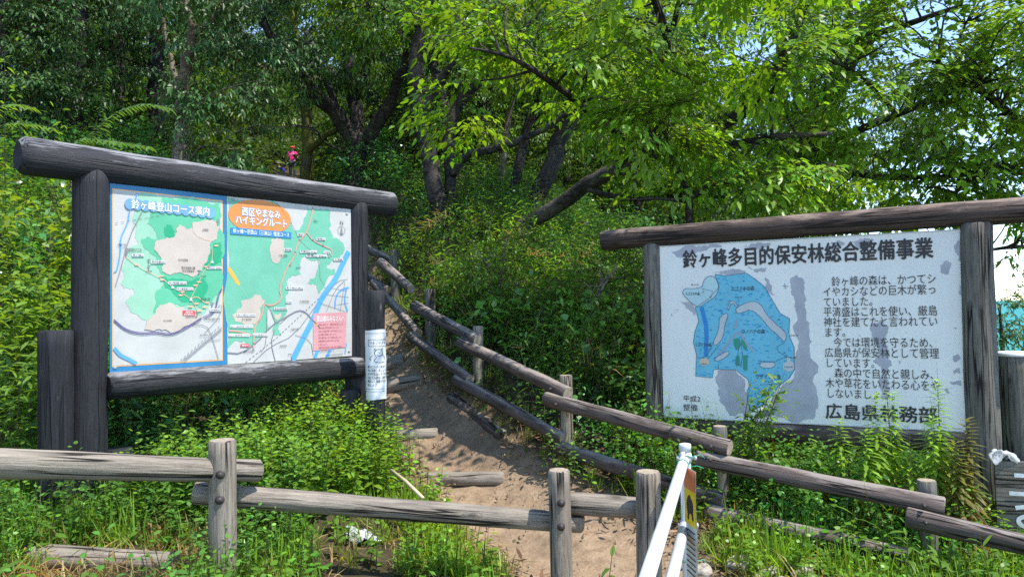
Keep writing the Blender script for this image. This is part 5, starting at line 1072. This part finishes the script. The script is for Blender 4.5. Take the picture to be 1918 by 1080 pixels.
# leafy mound in front of the map sign
def mound(x, y): return (y > 4.15 + .1 * np.sin(3 * x)) & (y < 5.7 + .75 * (x + 1.3)) & (x > -2.35) & (x < -.185 * y + .14 * np.sin(5 * y) + .08 * np.sin(13 * y)) & (y < 6.2) & ~((np.abs(x + .92) < .28) & (y < 4.55))
p_ = scatter(1500, (-2.6, -.4), (3.6, 6.4), R1, 0, mound, 1.1)
hgt = np.exp(-((p_[:, 0] + 1.2) / .75) ** 2) * .25
p_[:, 2] += hgt * .4
MU = [herb(R1, h=.42, n=13, leaf=.06, ratio=.55, c=(.17, .31, .035), rise=.35) for _ in range(5)]
tag(leafobj('mugwort_mound', place(MU, p_, R1, (.65, 1.15), yb(p_, (1.2, 1.1, .8), (.9, .97, 1))), M['leafthin']), 'bright green leafy weeds mounded in front of the map sign', 'weeds', kind='stuff')
# verge in front of and around the front fence, and the bank below the forest sign
def verge(x, y): return ~((x > -2.45) & (x < -1.55) & (y < 3.85) & (y > 2.85)) & ~((x / y > -.29) & (x / y < -.16) & (y > 2.9) & (y < 4.7) & (np.sin(x * 40) * np.sin(y * 31) < .55)) & (trail_d(x, y) > 1.15 + .2 * patch(x, y, 1.5) * .3) & ~((np.abs(x + .62) < .35) & (np.abs(y - 3.55) < .3))
p_ = np.concatenate([scatter(900, (-3, 0), (7.7, 11.5), R1, 0, None, .5), scatter(900, (-1.8, .6), (5.3, 8.2), R1, 0, lambda x, y: trail_d(x, y) < 1.6, .85)])
k_ = R1.uniform(0, 1, len(p_)); l1 = cat([place(HB, p_[k_ < .3], R1, (.4, .85)), place(LOW, p_[(k_ >= .3) & (k_ < .7)], R1, (.7, 1.6)), place(TU, p_[(k_ >= .7) & (k_ < .88)], R1, (.4, .9)), place(DRY, p_[k_ >= .88], R1, (.5, 1.0))])
tag(leafobj('trail_edge_weeds', l1, M['leafglint']), 'weeds and dry grass creeping in over both trail edges', 'weeds', kind='stuff')
def bare(x, y): return patch(x, y, .8, 2.0) > -.4
p_ = scatter(3000, (-3.4, 3.6), (2.0, 5.2), R1, 0, lambda x, y: verge(x, y) & bare(x, y), 1.12); l1 = place(TU, p_, R1, (.5, 1.15), yb(p_, (1.15, 1.05, .8), (.9, 1, 1)))
p_ = scatter(900, (-3.2, 3.4), (2.2, 5.0), R1, 0, verge, 1.1); l2 = place(DRY, p_, R1, (.5, 1.1))
p_ = scatter(500, (-8, 7), (5.4, 11), R1, 8, hill, 1.2); p_[:, 2] += R1.uniform(.1, .6, len(p_)); l2 = cat([l2, place(DRY, p_, R1, (.5, 1.3))])
p_ = scatter(500, (-.2, 3), (3.6, 5.4), R1, 0, lambda x, y: trail_d(x, y) < 1.9, 1.0); l3 = place(TU, p_, R1, (.3, .6))
p_ = scatter(330, (-3.0, -1.0), (3.0, 4.3), R1, 0, lambda x, y: patch(x, y, 1.2, .5) > -.5, 1.1); l4 = place(DRY, p_, R1, (.6, 1.2))
tag(leafobj('grass', cat([l1, l2, l3, l4]), M['leafthin']), 'bright green and dry grass tufts along the trail verge', 'grass', kind='stuff')
p_ = scatter(2800, (-3.4, 3.6), (2.0, 5.4), R1, 0, verge, 1.15); l1 = place(LOW, p_, R1, (.7, 1.6), yb(p_, (1.2, 1.1, .8), (.85, .95, 1)))
p_ = scatter(1100, (-3.6, -1.2), (2.2, 5.2), R1, 0, verge, 1.2); l2 = place(HB, p_, R1, (.4, .8), yb(p_, (1.35, 1.25, .9), (1, 1.05, 1)))
p_ = scatter(1500, (.8, 4.4), (3.5, 6.2), R1, 0, lambda x, y: (y > 5.55 - .62 * x + .15) & ~((x > 2.75) & (y < 4.75)), 1.3); l3 = place(HB + BU[3:], p_, R1, (.42, .75), yb(p_, (1.3, 1.2, .9), (1, 1.05, 1)))
tag(leafobj('low_weeds', cat([l1, l2, l3]), M['leafthin']), 'low broad leaved weeds around the fences', 'weeds', kind='stuff')
# dry litter on the trail edges
p_ = scatter(2600, (-2.2, 1.8), (2.8, 9), R1, 0, lambda x, y: (trail_d(x, y) < 1.5), .75)
lit = [lv([(np.array([R1.normal(0, .08), R1.normal(0, .08), .012]), np.array([*R1.normal(0, 1, 2), .1]), UPV + R1.normal(0, .4, 3), R1.uniform(.03, .1), R1.uniform(.006, .022), .1, np.array([.25, .17, .09]) * R1.uniform(.4, 1.5)) for _ in range(9)]) for _ in range(4)]
tag(leafobj('leaf_litter', place(lit, p_, R1, (.7, 1.3)), M['straw']), 'dry fallen leaves and straw scattered on the trail', 'leaf litter', kind='stuff')

rg = np.random.default_rng(9); pts = scatter(800, (-2, 2), (2.6, 8.5), rg, 0, lambda x, y: trail_d(x, y) < 1.25, -1); mb = MB()
for x, y, z in pts:
    k = abs(rg.normal(.002, .006)) + .003; e = rg.uniform(.7, 1.4, 3) * k; q_ = [(x + e[0], y, z), (x, y + e[1], z), (x - e[0], y, z), (x, y - e[1], z), (x + rg.normal(0, .2) * k, y + rg.normal(0, .2) * k, z + .02 + e[2] * .55), (x, y, z - k)]
    mb.add([(a_ + rg.normal(0, k * .15), b_ + rg.normal(0, k * .15), c_ - .008) for a_, b_, c_ in q_], [(0, 1, 4), (1, 2, 4), (2, 3, 4), (3, 0, 4), (1, 0, 5), (2, 1, 5), (3, 2, 5), (0, 3, 5)], smooth=False)
tag(mb.build('gravel', paint('clod', (.24, .18, .125), .95, .1, .4, 30)), 'small stones and clods scattered on the dirt trail', 'gravel', kind='stuff')

# ================================================================== single plants
R2 = np.random.default_rng(202)
def plant(name, l, x, y, label, cat_, group=None, m=None, sc=1.0, rz=0, part='foliage', dz=0):
    g_ = H(x, y) + dz; th = rz; R = np.array([[math.cos(th), -math.sin(th), 0], [math.sin(th), math.cos(th), 0], [0, 0, 1]])
    l = dict(l); l['P'] = l['P'] @ R.T * sc + np.array([x, y, g_]); l['A'] = l['A'] @ R.T; l['U'] = l['U'] @ R.T; l['L'] = l['L'] * sc; l['W'] = l['W'] * sc
    l['C'] = l['C'] * np.clip(R2.normal(1, .12, (len(l['L']), 1)), .6, 1.5)
    return tag(leafobj(name, l, m or M['leafthin'], None, (x, y, g_)), label, cat_, group)
def at_top(px, pytop, Y):
    q_ = at(px, pytop, Y); return q_.x, q_.y, q_.z - H(q_.x, q_.y)
GR = 'tall weeds in front of the forest sign'
for px, py, Y, lab in ((1640, 752, 4.62, 'tall weed stalk covering the third character of the sign\'s bottom line'), (1672, 748, 4.72, 'tall weed stalk just right of the one over the third character'), (1757, 728, 4.55, 'tallest weed stalk, reaching the sign\'s last text lines'), (1572, 795, 4.85, 'medium weed stalk below the left end of the bottom line'), (1532, 833, 4.9, 'short weed stalk left of the medium one'), (1810, 798, 4.4, 'reddish leaved weed stalk against the sign\'s right post'), (1790, 838, 4.35, 'bushy weed stalk beside the reddish one'), (1705, 840, 4.5, 'low weed stalk between the tall pair and the tallest'), (1620, 815, 4.55, 'leaning weed stalk under the tall pair'), (1745, 795, 4.45, 'leafy weed stalk at the foot of the tallest')):
    x, y, h = at_top(px, py, Y); h *= 1.06; l = goldenrod(R2, h=h, n=int(150 * h / .8), c=(.17, .16, .045) if 'reddish' in lab else (.22, .36, .05)); plant('goldenrod', l, x, y, lab, 'weed', GR, rz=R2.uniform(0, 6))
x, y, h = at_top(1765, 765, 4.5); plant('vine', herb(R2, h=h, n=5, leaf=.11, ratio=.85, opp=False, c=(.07, .17, .03), droop=.5), x, y, 'broad leaved vine climbing before the sign\'s right edge', 'vine', m=M['leafthin'])
# shrub rising in front of the forest map
def shrub(px, pytop, Y, w_, n, label, c, leaf=.055, kind='shrub', lean=0.0, ratio=.45, group=None, seed=1):
    rg = np.random.default_rng(seed); x, y, h = at_top(px, pytop, Y); rows = []
    for s_ in range(9):
        a_ = rg.uniform(0, 6.28); e = np.array([math.cos(a_) * w_ * rg.uniform(.2, 1) + lean, math.sin(a_) * w_ * .7 * rg.uniform(.2, 1), h * rg.uniform(.6, 1)]); b0 = np.array([rg.normal(0, .05) - lean * .5, rg.normal(0, .05), 0]); rows.append(stemrow(b0, e, .008, (.1, .08, .04)))
        for k in range(n // 9):
            t = rg.uniform(.3, 1.03); pp = b0 + (e - b0) * t + rg.normal(0, .05, 3); a2 = rg.uniform(0, 6.28); ax = np.array([math.cos(a2), math.sin(a2), rg.normal(.1, .35)]); ls = leaf * rg.uniform(.6, 1.2)
            rows.append((pp, ax, UPV + rg.normal(0, .3, 3), ls, ls * ratio, rg.uniform(.1, .5), np.array(c) * rg.uniform(.75, 1.3)))
    return plant(kind, lv(rows), x, y, label, kind.replace('_', ' '), group)
shrub(1385, 712, 5.0, .22, 430, 'leafy shrub growing up over the lower left of the forest map', (.13, .24, .03), .06, lean=.18, seed=3)
shrub(1300, 800, 4.95, .22, 240, 'low bright shrub under the left corner of the forest sign', (.12, .22, .03), .06, seed=4)
shrub(1440, 850, 4.85, .25, 260, 'broad leaved shrub right of the fence post below the map', (.09, .19, .03), .075, ratio=.6, seed=5)
shrub(1220, 640, 6.3, .22, 300, 'narrow leaved shrub leaning on the forest sign\'s left post', (.07, .14, .035), .06, ratio=.25, seed=6)
shrub(1110, 560, 6.6, .4, 520, 'pale green tall shrub left of the forest sign', (.1, .19, .028), .065, ratio=.4, seed=7)
shrub(1140, 640, 6.2, .35, 380, 'broad leaved shrub above the trail fence\'s long rail', (.05, .12, .025), .085, ratio=.6, seed=8)
shrub(960, 520, 7.6, .5, 520, 'low spreading shrub behind the middle of the trail fence', (.07, .15, .025), .06, seed=9)
shrub(1893, 628, 8.6, .6, 700, 'round bright shrub behind the capped post', (.13, .23, .022), .06, seed=10)
# bushes at the left behind the map sign
shrub(50, 270, 6.0, .7, 900, 'yellowing vine covered bush beside the left end of the map sign beam', (.19, .28, .04), .095, 'vine_bush', ratio=.5, seed=11)
shrub(20, 400, 5.0, .55, 900, 'bright green bush at the left edge beside the tall black post', (.18, .31, .05), .09, 'vine_bush', ratio=.5, seed=12)
shrub(100, 430, 5.8, .5, 800, 'mid green bush right behind the tall black post', (.1, .2, .035), .06, 'vine_bush', ratio=.55, seed=13)
shrub(40, 640, 4.6, .4, 500, 'low grassy bush at the left edge below the bright one', (.14, .26, .035), .09, 'vine_bush', ratio=.25, seed=14)
shrub(20, 90, 6.4, .45, 300, 'light green twigs entering at the top left edge', (.16, .3, .03), .09, 'tall_shrub', ratio=.3, seed=15)
# arching sprays above the map sign
def arch(pts, label, c, leaf=.075, seed=1):
    rg = np.random.default_rng(seed); P, _ = catmull([at(*q_) for q_ in pts], [1] * len(pts), 6); P = [np.array(p_) for p_ in P]; rows = []
    x, y = P[0][0], P[0][1]; g_ = np.array([x, y, H(x, y)]); rows.append(stemrow(g_, P[0], .012, (.09, .08, .04)))
    for a_, b_ in zip(P[:-1], P[1:]):
        rows.append(stemrow(a_, b_, .008, (.1, .1, .04))); d_ = unit(b_ - a_); s_ = unit(np.cross(d_, UPV)); n_ = max(1, int(np.linalg.norm(b_ - a_) / .035))
        for k in range(n_):
            for sg in (-1, 1):
                ls = leaf * rg.uniform(.8, 1.15); rows.append((a_ + (b_ - a_) * k / n_, s_ * sg + d_ * .35 + np.array([0, 0, -.25 + rg.normal(0, .15)]), UPV + rg.normal(0, .2, 3), ls, ls * .42, .4, np.array(c) * rg.uniform(.8, 1.25)))
    l = lv(rows); return tag(leafobj('arching_shrub', l, M['leafthin'], None, tuple(g_)), label, 'shrub', 'arching shrubs behind the map sign')
arch([(150, 290, 7.6), (200, 225, 7.4), (265, 195, 7.2), (330, 205, 7)], 'arching leafy spray rising highest above the map sign', (.1, .2, .05), seed=1)
arch([(135, 300, 7), (150, 262, 6.9), (200, 262, 6.8), (290, 276, 6.6)], 'arching spray lying just above the map sign\'s top beam', (.11, .22, .05), seed=2)
arch([(-30, 260, 6.6), (10, 232, 6.5), (60, 232, 6.4), (110, 242, 6.3)], 'lower arching spray at the left edge above the beam end', (.14, .25, .04), seed=3)
arch([(-30, 230, 6.4), (0, 200, 6.3), (40, 196, 6.2), (60, 202, 6.1)], 'short upper arching spray at the left edge', (.14, .25, .04), seed=4)
arch([(200, 250, 7.8), (190, 190, 7.8), (195, 150, 7.7), (205, 130, 7.7)], 'upright leafy shoot behind the highest arching spray', (.07, .15, .04), seed=5)
# bamboo grass shoots and broad grass near the front
def shoot(px, pytop, Y, n, l_, w_, label, c, seed):
    rg = np.random.default_rng(seed); x, y, h = at_top(px, pytop, Y); plant('bamboo_grass_shoot', sasa(rg, h=max(.12, h * .8), n=n, l=l_, w_=w_, c=c), x, y, label, 'bamboo grass', 'bamboo grass shoots')
shoot(1800, 850, 4.3, 11, .2, .022, 'bamboo grass shoot at the base of the forest sign\'s right post', (.12, .21, .03), 1)
shoot(1590, 925, 4.2, 9, .2, .024, 'bamboo grass shoot under the long right rail', (.12, .21, .03), 2)
shoot(60, 925, 2.75, 9, .2, .026, 'broad bladed grass shoot at the lower left corner', (.13, .24, .03), 3)
shoot(20, 985, 2.6, 10, .22, .026, 'dense bladed grass shoot at the far left bottom', (.11, .2, .03), 4)
shoot(230, 985, 2.75, 8, .17, .022, 'bladed grass shoot in front of the fallen log', (.11, .2, .03), 5)
shoot(1120, 1000, 3.3, 6, .12, .02, 'small bladed shoot between the second and third front posts', (.1, .2, .03), 6)
shoot(1700, 960, 3.9, 12, .14, .022, 'leafy shoot below the rail joint at the lower right', (.12, .22, .03), 7)
shoot(1860, 960, 3.8, 12, .14, .022, 'leafy shoot at the lower right corner', (.12, .22, .03), 8)
shoot(1780, 990, 3.6, 12, .13, .022, 'leafy shoot at the bottom edge left of the corner', (.12, .22, .03), 9)
shoot(420, 990, 3.0, 9, .13, .018, 'leafy shoot at the foot of the first front post', (.12, .22, .03), 10)
x, y, h = at_top(150, 880, 3.9); plant('vine', herb(R2, h=max(.2, h), n=4, leaf=.085, ratio=.6, c=(.05, .13, .03)), x, y, 'dark glossy leaved vine climbing beside the black post foot', 'vine')
x, y, h = at_top(300, 770, 4.7); plant('vine', herb(R2, h=max(.3, h), n=6, leaf=.1, ratio=.5, c=(.11, .22, .03)), x, y, 'pale leaved vine sprig under the map sign\'s bottom rail', 'vine')
x, y, h = at_top(375, 760, 4.9); plant('vine', herb(R2, h=max(.3, h), n=7, leaf=.1, ratio=.5, c=(.1, .2, .03), droop=.7), x, y, 'drooping leaved sprig right of the pale vine sprig', 'vine')

# ================================================================== people on the trail
def skin_mesh(name, joints, edges, m, parent, org, rz, lev=2, scale=1.0):
    me = bpy.data.meshes.new(name); names = list(joints); me.from_pydata([joints[k][:3] for k in names], [(names.index(a), names.index(b)) for a, b in edges], [])
    o = bpy.data.objects.new(name, me); COL.objects.link(o)
    sk = o.modifiers.new('s', 'SKIN'); sk.use_smooth_shade = True; ss = o.modifiers.new('d', 'SUBSURF'); ss.levels = lev; ss.render_levels = lev
    for i, k in enumerate(names):
        r_ = joints[k][3]; d_ = me.skin_vertices[0].data[i]; d_.radius = (r_ if not isinstance(r_, tuple) else r_[0], r_ if not isinstance(r_, tuple) else r_[1]); d_.use_root = (i == 0)
    bpy.context.view_layer.update()
    me2 = bpy.data.meshes.new_from_object(o.evaluated_get(bpy.context.evaluated_depsgraph_get())); bpy.data.objects.remove(o)
    R = Matrix.Rotation(rz, 4, 'Z') @ Matrix.Scale(scale, 4); me2.transform(R); me2.materials.clear(); me2.materials.append(m); me2.name = name
    o = bpy.data.objects.new(name, me2); COL.objects.link(o); o.parent = parent; return o
SKIN = mat('skin', (.5, .3, .22), .5, .4)[0]
def cloth(n_, c): return paint(n_, c, .8, .15, .15, 20)
def person(x, y, rz, label, shirt, trousers, cap, pack, seed=0, crouch=0.0):
    g_ = H(x, y); T = thing('person', (x, y, g_), label, 'person'); dz = -crouch
    # facing -y; left/right limbs posed mid-stride, hands at the chest straps
    J = {'pelvis': (0, 0, .86 + dz, (.13, .1)), 'belly': (0, -.01, 1.0 + dz, (.12, .09)), 'chest': (0, 0, 1.18 + dz, (.145, .1)), 'neckb': (0, .0, 1.31 + dz, .06), 'neck': (0, -.01, 1.36 + dz, .05), 'head': (0, -.02, 1.45 + dz, (.078, .09)), 'crown': (0, -.01, 1.53 + dz, (.07, .08)), 'nose': (0, -.115, 1.43 + dz, .014), 'chin': (0, -.07, 1.375 + dz, .03)}
    E_ = [('pelvis', 'belly'), ('belly', 'chest'), ('chest', 'neckb'), ('neckb', 'neck'), ('neck', 'head'), ('head', 'crown'), ('head', 'nose'), ('head', 'chin')]
    for s_, sg in (('l', 1), ('r', -1)):
        k_ = .1 * sg
        J.update({s_ + 'sh': (.16 * sg, 0, 1.27 + dz, .052), s_ + 'el': (.23 * sg, .03, 1.03 + dz, .04), s_ + 'wr': (.11 * sg, -.17, 1.12 + dz, .028), s_ + 'pa': (.08 * sg, -.2, 1.16 + dz, (.034, .018)),
                  s_ + 'hip': (.09 * sg, 0, .8 + dz, .085), s_ + 'kn': (.1 * sg, -.1 * (sg > 0) - .35 * crouch, .46 + dz * .6, .058), s_ + 'an': (.1 * sg, .08 - .2 * (sg > 0) * 1.0, .1, .04), s_ + 'he': (.1 * sg, .1 - .2 * (sg > 0), .05, .038), s_ + 'to': (.11 * sg, -.06 - .2 * (sg > 0), .04, .034)})
        E_ += [('chest', s_ + 'sh'), (s_ + 'sh', s_ + 'el'), (s_ + 'el', s_ + 'wr'), (s_ + 'wr', s_ + 'pa'), ('pelvis', s_ + 'hip'), (s_ + 'hip', s_ + 'kn'), (s_ + 'kn', s_ + 'an'), (s_ + 'an', s_ + 'he'), (s_ + 'he', s_ + 'to')]
        for f_, (a_, b_, l_) in enumerate(((.028, .0, .07), (.012, .0, .08), (-.004, .0, .085), (-.02, .0, .07), (.03, -.02, .045))):
            J[s_ + 'f%d' % f_] = (.06 * sg + a_ * .3, -.215 + a_ * .5, 1.175 + dz + a_, .009); J[s_ + 'g%d' % f_] = (.06 * sg - l_ * .6 * sg, -.215 + a_ * .3, 1.18 + dz + a_ + l_ * .3, .008)
            E_ += [(s_ + 'pa', s_ + 'f%d' % f_), (s_ + 'f%d' % f_, s_ + 'g%d' % f_)]
    skin_mesh('body', J, E_, SKIN, T, None, rz)
    def wear(nm, keys, edges, grow, m_): skin_mesh(nm, {k: (*J[k][:3], tuple(q + grow for q in J[k][3]) if isinstance(J[k][3], tuple) else J[k][3] + grow) for k in keys}, edges, m_, T, None, rz)
    wear('shirt', ['belly', 'pelvis', 'chest', 'neckb', 'lsh', 'rsh', 'lel', 'rel'], [('pelvis', 'belly'), ('belly', 'chest'), ('chest', 'neckb'), ('chest', 'lsh'), ('chest', 'rsh'), ('lsh', 'lel'), ('rsh', 'rel')], .018, shirt)
    wear('trousers', ['pelvis', 'lhip', 'rhip', 'lkn', 'rkn', 'lan', 'ran'], [('pelvis', 'lhip'), ('pelvis', 'rhip'), ('lhip', 'lkn'), ('rhip', 'rkn'), ('lkn', 'lan'), ('rkn', 'ran')], .016, trousers)
    R = Matrix.Rotation(rz, 3, 'Z'); P_ = lambda a, b, c: Vector((x, y, g_)) + R @ Vector((a, b, c))
    mb = MB(); mb.lathe(P_(0, 0, 1.495 + dz), (0, 0, 1), [(0, .1), (.04, .098), (.075, .08), (.095, .045), (.1, .01)], 16)
    b0 = [P_(.09 * math.cos(t), -.075 - .1 * math.sin(t), 1.5 + dz) for t in np.linspace(0, math.pi, 9)]; b1 = [p_ + Vector((0, 0, .008)) for p_ in b0]
    mb.add(b0 + b1, [tuple(range(9)), tuple(range(17, 8, -1))] + [(i, i + 1, i + 10, i + 9) for i in range(8)]); mb.build('cap', cap, T)
    mb = MB(); mb.lathe(P_(0, .035, 1.4 + dz), (0, 0, 1), [(0, .06), (.05, .085), (.11, .085)], 14); mb.build('hair', ink('darkhair', (.02, .015, .012)), T)
    mb = MB()
    for sx in (-.03, .03): mb.lathe(P_(sx, -.095, 1.462 + dz), R @ Vector((0, -1, 0)), [(0, .011), (.008, .009), (.012, .003)], 8)
    mb.build('eyes', ink('darkeye', (.02, .015, .015)), T)
    mb = MB(); c_ = P_(0, .17, 1.13 + dz); mb.lathe(c_ - Vector((0, 0, .21)), (0, 0, 1), [(0, .1), (.05, .135), (.25, .14), (.36, .12), (.42, .06)], 14); mb.build('backpack', pack, T)
    return T
q_ = (-10.35, 33.6)
person(q_[0], q_[1], .25, 'person in a red cap and bright pink top standing on the trail up the hill', cloth('pink_shirt', (.75, .04, .25)), cloth('dark_shorts', (.03, .05, .05)), cloth('red_cap', (.8, .07, .05)), cloth('red_pack', (.4, .03, .05)))
person(-10.2, 31.2, -.5, 'person in dark navy clothes stooping just below the one in pink', cloth('navy_shirt', (.02, .03, .2)), cloth('navy_trousers', (.02, .02, .04)), cloth('pale_hat', (.5, .42, .36)), cloth('navy_pack', (.02, .025, .14)), crouch=.6)

# ================================================================== seen past the right edge: roof and a far tree
def house(x, y, rz):
    g_ = H(x, y); T = thing('house', (x, y, g_), 'low house with a teal gabled roof beyond the right edge', 'house'); R = Matrix.Rotation(rz, 3, 'Z'); P_ = lambda a, b, c: Vector((x, y, g_)) + R @ Vector((a, b, c))
    hz_ = -1.0 - g_; w_, d_ = 7.0, 5.0
    mb = MB(); mb.add([P_(i, j, k) for k in (-3, hz_) for i, j in ((-w_, -d_), (w_, -d_), (w_, d_), (-w_, d_))] + [P_(-w_, 0, hz_ + 2.6), P_(w_, 0, hz_ + 2.6)], [(0, 1, 5, 4), (1, 2, 6, 5), (2, 3, 7, 6), (3, 0, 4, 7), (5, 6, 9), (7, 4, 8)], smooth=False); mb.build('wall', ink('cream_wall', (.5, .46, .38)), T)
    m_ = paint('teal_roof_metal', (.03, .25, .24), .4, .4, .12, 3); mb = MB()
    for sg in (-1, 1):
        a_, b_, c_, e_ = P_(-w_ - .6, sg * (d_ + .8), hz_ - .42), P_(w_ + .6, sg * (d_ + .8), hz_ - .42), P_(w_ + .6, 0, hz_ + 2.62), P_(-w_ - .6, 0, hz_ + 2.62); u_ = Vector((0, 0, .12))
        mb.add([a_, b_, c_, e_, a_ + u_, b_ + u_, c_ + u_, e_ + u_], [(3, 2, 1, 0), (4, 5, 6, 7), (0, 1, 5, 4), (1, 2, 6, 5), (3, 0, 4, 7)], smooth=False)
        for k in range(24):
            t = (k + .5) / 24; p0, p1_ = a_.lerp(b_, t) + u_ * 1.1, e_.lerp(c_, t) + u_ * 1.1; mb.tube([p0, p1_], [.035, .035], 4)
    mb.build('roof', m_, T)
    for wx in (-4, 0, 4):
        mb = MB(); mb.box(P_(wx, -d_ - .03, hz_ - 1.4), R @ Vector((.8, 0, 0)), R @ Vector((0, .04, 0)), Vector((0, 0, .6))); f_ = mb.build('window', ink('frame_grey', (.4, .4, .4)), T)
        mb = MB(); mb.box(P_(wx, -d_ - .08, hz_ - 1.4), R @ Vector((.72, 0, 0)), R @ Vector((0, .02, 0)), Vector((0, 0, .52))); mb.build('pane', mat('window_glass', (.03, .04, .05), .08, .6)[0], f_)
house(34, 42, -.35)
PT = bgtree(35, 7, 2, 'far', 'feathery dark tree standing before the far teal roof'); del PT['group']; PT.location = (19.2, 28, H(19.2, 28)); PT.scale = (.9, .9, max(.4, (1.9 - H(19.2, 28)) / 7))
